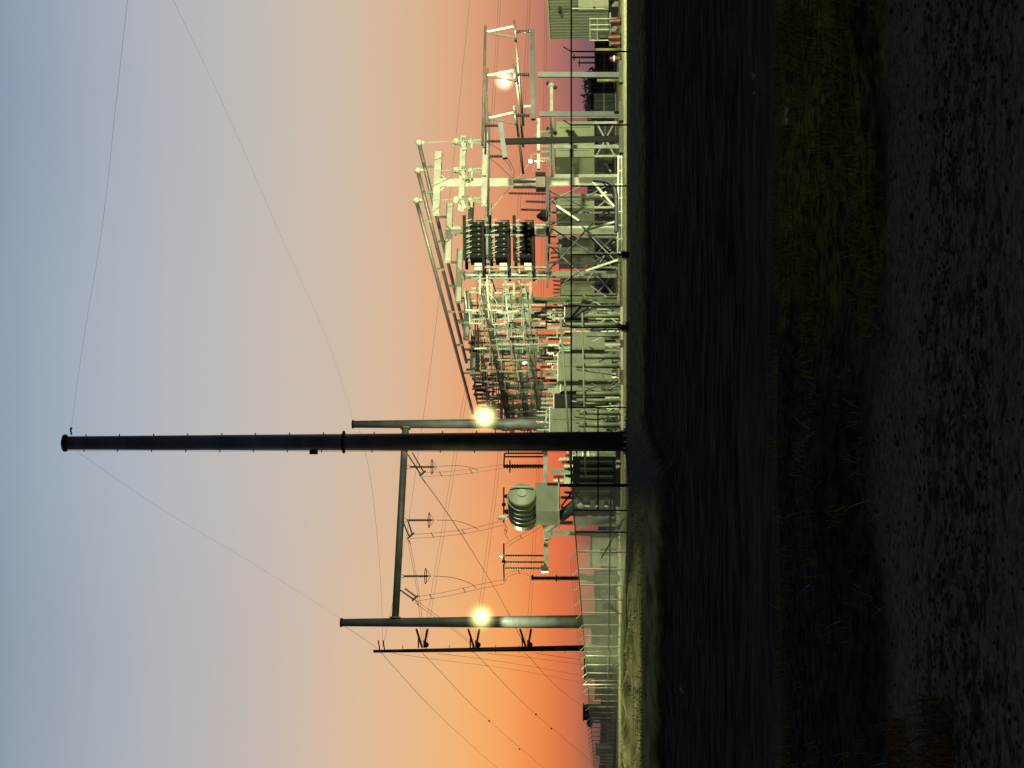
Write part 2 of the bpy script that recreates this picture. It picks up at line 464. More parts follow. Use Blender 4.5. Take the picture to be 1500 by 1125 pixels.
    nearr = math_('MULTIPLY', mr(sp.outputs['Y'], 60.5, 58.5), mr(q_, -.05, -.02))
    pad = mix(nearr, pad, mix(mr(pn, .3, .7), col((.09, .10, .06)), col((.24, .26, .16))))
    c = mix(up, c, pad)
    L.new(c, b.inputs['Base Color'])
    bp = N.new('ShaderNodeBump'); bp.inputs['Strength'].default_value = .9; bp.inputs['Distance'].default_value = .06
    hh = math_('ADD', math_('MULTIPLY', noise(12, 8, None, .7), 1.0), math_('MULTIPLY', blot, -.8)); L.new(hh, bp.inputs['Height'])
    L.new(bp.outputs['Normal'], b.inputs['Normal'])
    me.materials.append(m)
ground()

# ------------------------------------------------------------------ grass, stones, weeds
def blades(b, c, n, rad, h0, h1, w=.008, lean=.5, up=0):
    for i in range(n):
        a = R.uniform(0, 6.28); rr = rad * math.sqrt(R.random())
        p = Vector((c[0] + rr * math.cos(a), c[1] + rr * math.sin(a), 0)); p.z = height(p.x, p.y) - .01 + up
        h = R.uniform(h0, h1); d = R.uniform(0, 6.28); l = R.uniform(.1, lean) * h
        q = p + Vector((l * math.cos(d) * .4, l * math.sin(d) * .4, h * .6)); t = p + Vector((l * math.cos(d), l * math.sin(d), h))
        s = Vector((math.cos(d + 1.57), math.sin(d + 1.57), 0)) * w
        o = len(b.v); b.v += [p - s, p + s, q + s * .7, q - s * .7, t]
        b.f += [(o, o + 1, o + 2, o + 3), (o + 3, o + 2, o + 4)]; b.sm += [False, False]
def grass_patch():
    b = MB(); cnt = 0
    while cnt < 1500:
        y = R.uniform(8.6, 13.9); x = R.uniform(-4.2, 4.2)
        dens = sst(-.06, .12, x / y) * (.35 + mn.noise(Vector((x * .8, y * 1.1, 7)))) + .06
        if R.random() < dens * 1.4:
            blades(b, (x, y), R.randint(8, 16), .14, .03, .13, .0045, 1.3)
        cnt += 1
    tag(b.build('verge_grass', GRASSM), 'low dark green grass on the verge beyond the gravel road', 'grass', kind='stuff')
    b = MB()
    for i in range(70):
        y = R.uniform(8.5, 13.5); x = R.uniform(-3.6, 4)
        blades(b, (x, y), R.randint(1, 3), .08, .05, .16, .0035, 1.9)
    tag(b.build('dead_stalks', PALEG), 'pale dead stalks scattered in the dark verge grass', 'grass', kind='stuff')
    b = MB()
    for i in range(50):
        y = R.uniform(8.6, 9.6); x = R.uniform(-1.6, 2.8)
        blades(b, (x, y), 10, .15, .02, .06, .004, 1.6)
    tag(b.build('brown_grass', DRYG), 'short brown grass along the edge of the gravel road', 'grass', kind='stuff')
grass_patch()
def pad_grass():
    b = MB()
    for i in range(450):
        y = R.uniform(38, 56); x = -y * R.uniform(.075, .30)
        if mn.noise(Vector((x * .7, y * .3, 8))) < -.15: continue
        blades(b, (x, y), R.randint(4, 9), .5, .03, .13, .014, 1.2)
    for i in range(500):
        y = R.uniform(52, 63); x = y * R.uniform(-.08, .30)
        if mn.noise(Vector((x * .5, y * .3, 3))) < -.05: continue
        blades(b, (x, y), R.randint(3, 7), .3, .03, .14, .014, 1.2)
    tag(b.build('pad_edge_grass', LITG), 'short yellow green grass along the lit edge of the pad below the fences', 'grass', kind='stuff')
pad_grass()
def tuft(px, py, n, rad, h0, h1, m, label, name='grass_tuft', zc=1.6):
    D = zc * FPX / (px - HOR); p = W(px, py, D); p.z = height(p.x, p.y)
    b = MB(); blades(b, p, n, rad, h0, h1, .004, 1.0)
    tag(b.build(name, m, origin=p), label, 'grass tuft')
tuft(1372, 1102, 420, .26, .05, .19, DRYG, 'orange brown dry grass tuft at the left edge of the gravel road')
tuft(1320, 1088, 160, .16, .05, .14, DRYG, 'smaller brown tuft just behind the orange brown grass tuft')
tuft(1238, 128, 12, .05, .06, .12, PALEG, 'pale dead stalk clump in the green verge on the right')
def stones():
    b = MB()
    for i in range(5000):
        y = 4.9 + 4.0 * R.random() ** .8; x = R.uniform(-.30, .30) * y
        k = mn.noise(Vector((x * .9, y * 2.2, 3)))
        inb = sst(5.7, 6.3, y) * sst(7.8, 7.2, y)
        if R.random() > .10 + .9 * inb * sst(-.25, .35, k + .1): continue
        r = R.uniform(.004, .012) * (1.8 if R.random() < .08 else 1)
        b.ball((x, y, height(x, y) + r * .25), r, 6, 4, R.uniform(.8, 1.5), R.uniform(.7, 1.2), R.uniform(.5, .8))
    tag(b.build('loose_stones', STONE), 'small dark stones and clods strewn over the gravel road', 'stones', kind='stuff')
stones()
def weed(px, py, D, s, m, label):
    c = W(px, py, D); base = gz(c, height(c.x, c.y)); b = MB()
    for i in range(110):
        d = Vector((R.gauss(0, 1), R.gauss(0, 1), R.gauss(.5, 1))).normalized()
        p = base + Vector((0, 0, .05)); q = p + Vector((d.x * s * .5, d.y * s * .3, abs(d.z) * s * 1.2)) * R.uniform(.4, 1)
        k = q + Vector((R.uniform(-.2, .2), 0, R.uniform(-.05, .2))) * s
        b.poly([p, q, k], .012, 3)
    tag(b.build('tumbleweed', m, origin=base), label, 'weed')
weed(915, 373, 60.5, .42, WEED, 'brown tumbleweed caught at the foot of a fence post in front of the braced stand')
weed(915, 479, 60.5, .5, WEEDB, 'black straggly weed around the foot of a fence post near the round pedestals')
for (px, py, n, lb) in ((1003, 1005, 3, 'white plastic scrap lying in the dark field on the left'), (1109, 122, 2, 'small pale scrap on the dark track at the right'), (1170, 172, 2, 'crumpled pale scrap at the back of the green verge on the right'), (1232, 140, 3, 'largest pale scrap of litter lying in the green verge on the right')):
    D = 1.6 * FPX / (px - HOR); p = W(px, py, D); p.z = height(p.x, p.y) + .02; b = MB(); k = D * .0035
    for i in range(n):
        c = p + Vector((R.uniform(-1, 1) * k * 1.6, R.uniform(-1, 1) * k, R.uniform(0, k * .5)))
        e = [Vector((R.uniform(-1, 1) * k * 1.5, R.uniform(-1, 1) * k, R.uniform(0, 1) * k * .8)) for _ in range(4)]
        o = len(b.v); b.v += [c, c + e[0], c + e[1], c + e[2], c + e[3]]
        b.f += [(o, o + 1, o + 2), (o, o + 2, o + 3), (o, o + 3, o + 4)]; b.sm += [False] * 3
    tag(b.build('litter', PAPER), lb, 'litter')

# ------------------------------------------------------------------ big steel pole in front of the fence
def big_pole():
    D = 57; base = gz(W(920, 646.5, D), .15); top = W(98, 649, D)
    t = thing('steel_pole', base, 'tall dark tapered steel pole rising from a dirt mound in front of the fence', 'utility pole')
    r0 = 14.6 / FPX * D; r1 = 10.2 / FPX * D
    MB().tube(base, top, r0, r1, 14).build('shaft', POLE, t)
    d = (top - base).normalized()
    MB().lathe(top - d * .02, top + d * .16, [(0, r1 * 1.04), (.3, r1 * 1.28), (.75, r1 * 1.28), (1, r1 * .9)], 14).build('cap', BLACK, t)
    c = W(503.5, 647.6, D); rc = r0 + (r1 - r0) * ((c - base).length / (top - base).length)
    b = MB(); b.lathe(c - d * .06, c + d * .06, [(0, rc + .012), (.2, rc + .07), (.8, rc + .07), (1, rc + .012)], 14)
    for s in (-1, 1): b.ball(c + RT * s * (rc + .06), .06)
    b.build('collar', BLACK, t)
    bx = W(459.5, 661.8, D); MB().ob(bx + Vector((-.02, 0, 0)), .15, .2, .30, (RT, Vector((0, 1, 0)))).build('junction_box', BLACK, t)
    H = (top - base).length
    k = 0
    proto = None
    for x in [126, 175, 225, 275, 325, 374, 424, 474, 548, 598, 648, 698, 748, 798, 848]:
        for s in (-1, 1):
            c = W(x + (0 if s > 0 else -3), 649 - 2.5 * (x - 98) / 820, D)
            r = r0 + (r1 - r0) * ((c - base).length / H)
            MB().tube(c + RT * s * (r - .02), c + RT * s * (r + .07), .022, .022, 6).build('step_bolt', BLACK, t)
    gw = [W(x, 649 + 11 - 0, D) for x in (110,)]
    pts = []
    for i in range(30):
        u = i / 29; p = base + (top - base) * (1 - u); r = r0 + (r1 - r0) * (1 - u); pts.append(p + RT * -(r + .025 + .01 * math.sin(i)))
    MB().poly(pts, .008, 4).build('ground_wire', WIRE, t)
    MB().lathe(base - Vector((0, 0, .05)), base + Vector((0, 0, .06)), [(0, r0 * 1.42), (1, r0 * 1.42)], 16).build('base_plate', POLE, t)
    MB().lathe(base - Vector((0, 0, .9)), base - Vector((0, 0, .06)), [(0, r0 * 1.9), (1, r0 * 1.8)], 18).build('footing', mat('dark_footing', (.05, .05, .05), .9), t)
    for i in range(12):
        w = 2 * math.pi * i / 12; p = base + Vector((math.cos(w), math.sin(w), 0)) * r0 * 1.25
        MB().tube(p + Vector((0, 0, .061)), p + Vector((0, 0, .17)), .028, .028, 6).build('anchor_bolt', WHITE if False else GALV2, t)
    hb = MB(); p = W(105, 637, D); hb.bar(p, p + Vector((.22, 0, .05)), .05); hb.ball(p + Vector((.25, 0, .02)), .05)
    hb.build('wire_clamp', BLACK, t)
    return base, top
BP0, BP1 = big_pole()

# ------------------------------------------------------------------ wires
wire([W(104, 630, 57), W(122, 500, 50), W(150, 330, 44), W(170, 150, 40), W(190, -30, 36)], .0035, 'thin static wire from the top of the dark pole to the upper right edge', name='static_wire')
wire([W(112, 661, 57), W(240, 748, 72), W(370, 825, 90), W(503, 908, 109)], .004, 'thin static wire slanting from the dark pole top to the left portal leg top', name='static_wire')
wire([W(244, -20, 50), W(330, 160, 65), W(418, 360, 85), W(480, 500, 102), W(519, 617, 115)], .0035, 'thin static wire from the right edge of the sky to the right portal leg top', name='static_wire')
wire([W(524, 621, 115), W(541, 690, 121), W(552, 780, 128), W(558, 860, 134), W(561, 948, 140)], .010, 'thin sagging static wire from the right portal leg top to the wooden pole top', name='static_wire')
wire([W(503, 916, 110), W(545, 944, 136), W(556, 953, 140)], .012, 'short static wire from the left portal leg top to the wooden pole top', name='static_wire')

def spacer_pair(pts, r, gap, label, group, ks=()):
    """two parallel sub-conductors held by spacers"""
    pts = [Vector(p) for p in pts]; sp = spline(pts, 24)
    t = thing('twin_conductor', sp[0], label, 'wire', group)
    for s in (-.5, .5):
        b = MB(); b.poly([p + LD * gap * s + Vector((0, 0, gap * s * .6)) for p in sp], r, 5); b.build('strand', WIRE, t)
    for k in ks:
        p = sp[int(k * (len(sp) - 1))]; b = MB(); o = LD * gap * .5 + Vector((0, 0, gap * .3))
        b.bar(p - o * 1.3, p + o * 1.3, .05); b.build('spacer', BLACK, t)
G1 = 'twin conductors leaving the wooden pole for the station'
spacer_pair([W(623, 946, 140), W(632, 880, 142), W(668, 661, 150), W(706, 400, 158), W(733, -20, 170)], .012, .42, 'uppermost twin conductor running behind the portal from the wooden pole', G1)
spacer_pair([W(697, 946, 140), W(705, 880, 142), W(732, 661, 150), W(755, 400, 158), W(776, -20, 170)], .012, .42, 'middle twin conductor running behind the portal from the wooden pole', G1)
spacer_pair([W(771, 946, 140), W(777, 880, 142), W(789, 661, 150), W(795, 400, 158), W(800, -20, 170)], .012, .42, 'lowest twin conductor running behind the portal from the wooden pole', G1)
wire([W(561, 948, 140), W(594, 790, 146), W(613, 661, 150), W(645, 420, 160), W(690, -20, 175)], .013, 'single static wire crossing the orange sky behind the whole station', name='static_wire')
spacer_pair([W(615, 696, 112), W(650, 744, 116), W(690, 805, 122), W(735, 880, 131), W(768, 944, 139)], .014, .40, 'long steep twin conductor from the right phase of the portal to the wooden pole', 'twin conductors from the portal to the wooden pole', (.06,))
spacer_pair([W(598, 787, 111), W(606, 830, 118), W(614, 880, 128), W(620, 944, 139)], .014, .40, 'twin conductor from the middle phase of the portal to the wooden pole', 'twin conductors from the portal to the wooden pole', (.06,))
spacer_pair([W(604, 878, 110), W(632, 898, 118), W(665, 922, 130), W(692, 944, 139)], .014, .40, 'short twin conductor from the left phase of the portal to the wooden pole', 'twin conductors from the portal to the wooden pole', (.1,))
GO = 'line wires going down to the left from the wooden pole'
for (a, b_, lb) in (((558, 956), (745, 1140), 'top line wire descending left from the wooden pole tip'), ((619, 957), (820, 1145), 'second line wire descending left from the wooden pole'), ((694, 955), (882, 1128), 'third line wire descending left from the wooden pole, with splice balls'), ((770, 957), (880, 1055), 'lowest line wire descending left from the wooden pole')):
    p0 = W(a[0], a[1], 140); p1 = W(b_[0], b_[1], 330); m_ = (p0 + p1) / 2; 
    w_ = wire([p0, W((a[0] + b_[0]) / 2 - 3, (a[1] + b_[1]) / 2 + 5, 215), p1], .022, lb, GO)
    if a[0] in (619, 694):
        for u in ((.5, .62) if a[0] == 694 else (.5, .72)):
            q = W(a[0] + (b_[0] - a[0]) * u - 3, a[1] + (b_[1] - a[1]) * u + 5, 140 + 150 * u)
            MB().ball(q, .14).build('splice', BLACK, w_)
GF = 'faint lines sloping away behind the wooden pole'
for (pts, lb) in (([(575, 957), (640, 966), (760, 982), (868, 1003)], 'uppermost faint line sloping gently away behind the wooden pole'), ([(640, 957), (720, 967), (800, 980), (868, 993)], 'middle faint line sloping gently away behind the wooden pole'), ([(715, 957), (790, 965), (868, 976)], 'lower faint line sloping gently away behind the wooden pole'), ([(785, 957), (868, 969)], 'lowest and shortest faint line behind the wooden pole')):
    wire([W(x, y, 150 + i * 60) for i, (x, y) in enumerate(pts)], .02, lb, GF)

# ------------------------------------------------------------------ portal (dead end) structure
HF = row(911, 110)
def portal():
    bl = gz(HF(905, 910.5)); t = thing('portal_structure', bl, 'tall steel portal of two tubular legs and a crossarm behind the fence corner', 'transmission portal')
    tl = HF(501, 912); br = gz(HF(905, 620)); tr = HF(518, 621.5)
    MB().tube(bl, tl, 10.5 / FPX * 110, 5.6 / FPX * 110, 14).build('leg', PORTAL, t)
    MB().tube(br, tr, 9 / FPX * 115, 5.3 / FPX * 115, 14).build('leg', PORTAL, t)
    for p, r in ((tl, .34), (tr, .33)):
        MB().lathe(p - Vector((0, 0, .02)), p + Vector((0, 0, .12)), [(0, r), (1, r)], 14).build('leg_cap', BLACK, t)
    a = HF(579, 906); b_ = HF(594, 628)
    MB().tube(a, b_, .27, .27, 12).build('crossarm', PORTAL, t)
    for q, s in ((a, 1), (b_, -1)):
        MB().lathe(q - LD * .02, q + LD * .1, [(0, .42), (1, .42)], 12).build('crossarm_flange', PORTAL, t)
    for (y, x0) in ((684, 597), (762, 593), (844, 588)):
        p0 = HF(x0, y); p1 = HF(x0 + 46, y)
        b = MB(); b.insul(p0 - Vector((0, 0, .18)), p1 + Vector((0, 0, .35)), .10, 12); b.build('hanging_insulator', PORCD, t)
        b = MB(); b.ring(p1 + Vector((0, 0, .55)), Vector((0, 0, 1)), .58, .03, 20); o = p1 + Vector((0, 0, .15))
        for w in range(4):
            v = Vector((math.cos(w * 1.57), math.sin(w * 1.57), 0)); b.poly([p1 + Vector((0, 0, .55)) + v * .58, o], .018, 4)
        b.build('corona_ring', BLACK, t)
        MB().ring(p0 - Vector((0, 0, .05)), Vector((0, 1, 0)), .14, .03, 10).build('shackle', GALV, t)
    for (x0, y0, x1, y1) in ((598, 665, 615, 694), (592, 766, 598, 785), (587, 864, 604, 877)):
        for s in (0, 1):
            p0 = HF(x0 + 7 * s - 1, y0 - 2 * s); p1 = HF(x1 + 1 + 4 * s, y1 - 4 * s) + DD * .3
            MB().insul(p0, p1, .07, 10).build('strain_insulator', PORCD, t)
        MB().bar(HF(x1 - 1, y1 + 2) + DD * .3, HF(x1 + 8, y1 - 6) + DD * .3, .10).build('yoke_plate', BLACK, t)
    return t
portal()
GJ = 'jumper conductors hanging below the portal crossarm'
for i, (pts, lb) in enumerate((([(643, 683), (670, 682), (690, 685), (701, 689)], 'right jumper lead from the hanging insulator on the portal'),
        ([(640, 762), (668, 763), (690, 770), (701, 776)], 'middle jumper lead from the hanging insulator on the portal'),
        ([(636, 844), (662, 846), (688, 854), (698, 862)], 'left jumper lead from the hanging insulator on the portal'))):
    wire([HF(*p) for p in pts], .022, lb, GJ)
GK = 'twin drop conductors from the portal crossarm to the switch'
spacer_pair([HF(617, 695), HF(650, 694), HF(690, 690), HF(738, 683)], .014, .30, 'right twin drop conductor between portal and switch beside the dark pole', GK, (.3, .7))
spacer_pair([HF(599, 786), HF(645, 783), HF(690, 777), HF(738, 766)], .014, .30, 'middle twin drop conductor between portal and switch', GK, (.25, .6))
spacer_pair([HF(606, 878), HF(655, 870), HF(695, 861), HF(738, 852)], .014, .30, 'left twin drop conductor between portal and switch', GK, (.2, .55))

# ------------------------------------------------------------------ floodlights
def flood(x, y, D, r, glow, P, aim, size, label, arm=None, color=(1, .97, .62), cone=156):
    c = W(x, y, D)
    t = thing('floodlight', c, label, 'floodlight', 'floodlights lit in the yard')
    to = (CAM - c).normalized()
    b = MB(); b.lathe(c - to * .5, c - to * .06, [(0, r * .4), (.5, r * .9), (1, r * 1.15)], 12); b.build('housing', DULL, t)
    b = MB(); b.ball(c, r, 12, 8); b.build('lens', LENS if glow else LENS2, t)
    if arm is not None:
        MB().bar(c - to * .4, arm, .08).build('bracket', DULL, t)
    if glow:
        g = MB(); g.ball(Vector((0, 0, 0)), 1, 24, 16); o = g.build('lamp_glare', GLOW if glow > 1.2 else GLOWS, None, origin=Vector()); o.parent = t; o.scale = (glow,) * 3  # glowing sphere added as lamp glare, no dust in the air
    if P:
        l = bpy.data.lights.new('flood', 'SPOT'); l.energy = P; l.color = color; l.shadow_soft_size = .2
        l.spot_size = math.radians(cone); l.spot_blend = .12   # full cut-off fixture aimed down at the yard
        lo = bpy.data.objects.new('flood_light', l); COL.objects.link(lo); lo.parent = t
        lo.location = to * (r + (1.6 if P > 1500 else .35))
        if aim is not None:
            lo.rotation_euler = (Vector(aim) - c).to_track_quat('-Z', 'Y').to_euler()
    return t
LC = (1., 1., .56)
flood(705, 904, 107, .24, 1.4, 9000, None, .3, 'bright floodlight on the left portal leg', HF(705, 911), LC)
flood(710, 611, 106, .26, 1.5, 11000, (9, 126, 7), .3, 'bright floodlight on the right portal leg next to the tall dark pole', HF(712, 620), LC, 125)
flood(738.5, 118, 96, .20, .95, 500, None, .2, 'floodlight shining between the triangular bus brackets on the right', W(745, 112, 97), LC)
flood(777, 236, 150, .20, .0, 1200, None, .2, 'small white lamp low in the sky behind the tall bus support', W(880, 236, 151), (1, .9, .7))
flood(769, 531, 150, .22, .0, 0, None, .2, 'small lamp glimpsed through the steelwork in the middle of the station', W(880, 531, 151), (1, .9, .7))
flood(787, 565, 140, .10, 0, 0, None, .1, 'tiny lamp near the bottom of the middle steelwork', W(880, 565, 141))

# masts added out of view, right and left, to light steel and grass
def mast(x, y, Z, P, lb, aim=(0, 122, 4), cone=112):
    base = Vector((x, y, 0)); t = thing('added_light_mast', base, lb, 'light mast')
    MB().tube(base, base + Vector((0, 0, Z)), .2, .12, 12).build('added_mast_pole', GALV, t)
    top = base + Vector((0, 0, Z)); MB().bar(top + Vector((-.8, 0, -.1)), top + Vector((.8, 0, -.1)), .1).build('crossbar', GALV, t)
    for s in (-1, 1):
        h = MB(); h.ob(top + Vector((s * .6, .1, -.35)), .5, .25, .4, (RT, Vector((0, 1, 0)))).build('added_lamp_head', DULL, t)
        h = MB(); h.ob(top + Vector((s * .6, .24, -.36)), .44, .02, .34, (RT, Vector((0, 1, 0)))).build('added_lamp_lens', LENS2, t)
    l = bpy.data.lights.new('added_mast_light', 'SPOT'); l.energy = P; l.color = (1, 1, .58); l.spot_size = math.radians(cone); l.spot_blend = .3; l.shadow_soft_size = .3
    lo = bpy.data.objects.new('added_mast_light', l); COL.objects.link(lo); lo.parent = t; lo.location = Vector((0, .6, Z - .35))
    lo.rotation_euler = (Vector(aim) - (base + Vector((0, 0, Z)))).to_track_quat('-Z', 'Y').to_euler()
mast(31, 66, 11, 90000, 'unseen yard light mast added on the right side of the pad')  # unseen lamp added to light the steel facing the camera

mast(-36, 80, 12, 330000, 'unseen light mast added on the grass beyond the left edge of the view', aim=(-36 + 26.5 * math.cos(math.radians(52)), 80 - 26.5 * math.sin(math.radians(52)), 0), cone=23)  # unseen lamp added to light the grass strip

# ------------------------------------------------------------------ wooden pole on the left
def wood_pole():
    D = 140; base = gz(W(900, 948.5, D)); top = W(547, 954, D)
    t = thing('wooden_pole', base, 'slim dark wooden pole with three bracketed arms left of the portal', 'utility pole')
    MB().tube(base, top, 4.6 / FPX * D, 2.2 / FPX * D, 10).build('shaft', WOOD, t)
    for x in (619, 695, 771):
        b = MB(); c = W(x, 949.5, D); f = W(x - 2, 922, D - 2)
        for dx in (-9, 7):
            b = MB(); b.insul(W(x + dx * .2 + 1, 948, D), W(x + dx, 922, D - 3), .12, 8); b.build('post_insulator', PORCD, t)
        b = MB(); b.bar(W(x + 3, 948, D), W(x + 3, 938, D), .25); b.ball(W(x + 5, 944.5, D), .28); b.bar(W(x - 6, 949, D), W(x - 6, 934, D), .12); b.build('bracket', BLACK, t)
    for x in (557, 564):
        MB().bar(W(x, 956, D), W(x - 3, 938, D), .1).build('top_pin', BLACK, t)
    for x in range(590, 860, 34):
        MB().bar(W(x, 945, D), W(x, 956, D), .05).build('step', BLACK, t)
wood_pole()

# ------------------------------------------------------------------ high bus: three tubes on T supports
ZB = CAMZ + 273 / FPX * 105
def bus_pt(x0, y0, Y):
    D = (ZB - CAMZ) * FPX / (HOR - x0); p = W(x0, y0, D); s = Y - p.y; return Vector((p.x - K * s, Y, ZB)), p
GB = 'long tubular bus bars on top of the supports'
BUS = []
for (x0, y0, lb, Y1) in ((613.5, 209, 'right tubular bus bar along the top of the T supports', 141), (612, 250, 'middle tubular bus bar along the top of the T supports', 141), (610, 294, 'left tubular bus bar along the top of the T supports, reaching farthest back', 148)):
    p1, p0 = bus_pt(x0, y0, Y1); BUS.append((p0, p1))
    t = thing('bus_tube', p0, lb, 'bus bar', GB)
    MB().tube(p0, p1, .15, .15, 10).build('tube', ALU, t)
    MB().ball(p0, .24, 10, 8).build('end_cap', WHITE, t)
    MB().ball(p0 + Vector((.05, .25, -.25)), .16, 8, 6).build('drop_clamp', WHITE, t)
TS = []
def ylat(p, y):        # point of the row through p at sketch column y, same height
    b = (562.5 - y) / FPX; s = (b * p.y - p.x) / (1 - K * b); return Vector((p.x + s, p.y + K * s, p.z))
tw = [('nearest and widest', 268, 640, 222, 313), ('second', 338, 657, 298, 383), ('third', 403, 672, 365, 442), ('fourth', 462, 683.5, 427, 497), ('fifth', 516, 693, 484, 550)]
for i, (nm, yc, xb, y0, y1) in enumerate(tw):
    D = 12.27 * FPX / (HOR - xb); zb = CAMZ + 12.27
    c = W(xb, yc, D); c.z = zb; base = gz(c)
    t = thing('bus_support', base, ('%s T shaped steel bus support counting from the right' % nm), 'bus support', 'T shaped supports under the top bus bars')
    a = ylat(c, y0); b_ = ylat(c, y1)
    m = GALV2 if i < 3 else GALV  # nearer supports take the paler steel to read as lamp-lit
    MB().bar(a, b_, .50, .50).build('crossbeam', m, t)
    b = MB(); b.bar(base, c - Vector((0, 0, .25)), .56, .56); b.build('column', m, t)
    MB().ob(base + Vector((0, 0, .03)), 1.0, 1.0, .06).build('base_plate', GALV, t)
    for (p0, p1) in BUS:
        # crossing of the bus line with this row
        s = ((p0 - c).dot(DD)); q = p0 - DD * s; q.z = ZB
        # q lies on the row plane: keep the bus x there
        k = Vector((q.x, q.y, zb + .25))
        MB().insul(k, Vector((q.x, q.y, ZB - .13)), .13, 6).build('post_insulator', PORC, t)
    for s in (-1, 1):
        MB().bar(c + LD * s * .62 - Vector((0, 0, .25)), c - Vector((0, 0, .62)) + LD * s * .26, .10).build('gusset', m, t)
    TS.append((t, c, base, D))

# extra arms with vertical break switches on the first two supports
def switch_arm(t, c, x, y0, y1, m=GALV2, w=.42):
    D = c.y; z = W(x, 300, D).z; k = Vector((c.x, c.y, z))
    a = ylat(k, y0) - DD * .5; b_ = ylat(k, y1) - DD * .5
    MB().bar(a, b_, w, w).build('switch_arm', m, t)
    return z
t0, c0, b0, D0 = TS[0]
switch_arm(t0, c0, 678, 204, 311); switch_arm(t0, c0, 711, 200, 304)
t1, c1, b1, D1 = TS[1]
switch_arm(t1, c1, 690, 300, 380, GALV); switch_arm(t1, c1, 716, 300, 390, GALV)
def vswitch(y, label, DR=108, xt=668, xb=711, m=PORC):
    f = row(268, DR - .9)
    base = f(xb - 2, y); t = thing('disconnect_switch', base, label, 'disconnect switch', 'switches between the arms of the nearest T support')
    MB().insul(f(xb - 2, y + 4), f(xb - 22, y), .16, 8).build('insulator', m, t)
    MB().insul(f(xb - 17, y - 3), f(xt + 8, y - 3), .20, 7).build('insulator', m, t)
    MB().insul(f(xt + 20, y + 12), f(xt + 1, y + 1), .14, 7).build('insulator', m, t)
    b = MB(); b.tube(f(xt, y), f(xb - 4, y - 2), .07, .07, 8); b.ball(f(xt, y), .27, 8, 6); b.ball(f(xt + 21, y + 1), .2, 8, 6); b.build('blade', WHITE, t)
    b = MB(); b.bar(f(xb - 2, y - 5), f(xb - 2, y + 9), .3); b.bar(f(xb - 20, y - 5), f(xb - 20, y + 11), .16); b.bar(f(xt + 9, y + 2), f(xt + 12, y + 13), .24); b.build('base_frame', GALV2, t)
for y, lb in ((207, 'vertical switch at the right end of the nearest T support arms'), (249, 'vertical switch in the middle of the nearest T support arms'), (292, 'vertical switch at the left end of the nearest T support arms')):
    vswitch(y, lb)
for (i, y) in ((0, 207), (1, 249), (2, 292)):
    wire([BUS[i][0] + Vector((.05, .2, -.4)), W(640, y + 1, 106), W(668, y, 107)], .025, ['right', 'middle', 'left'][i] + ' thin drop lead from a bus tube end to a vertical switch', 'drop leads at the near ends of the bus tubes', m=GALV2)

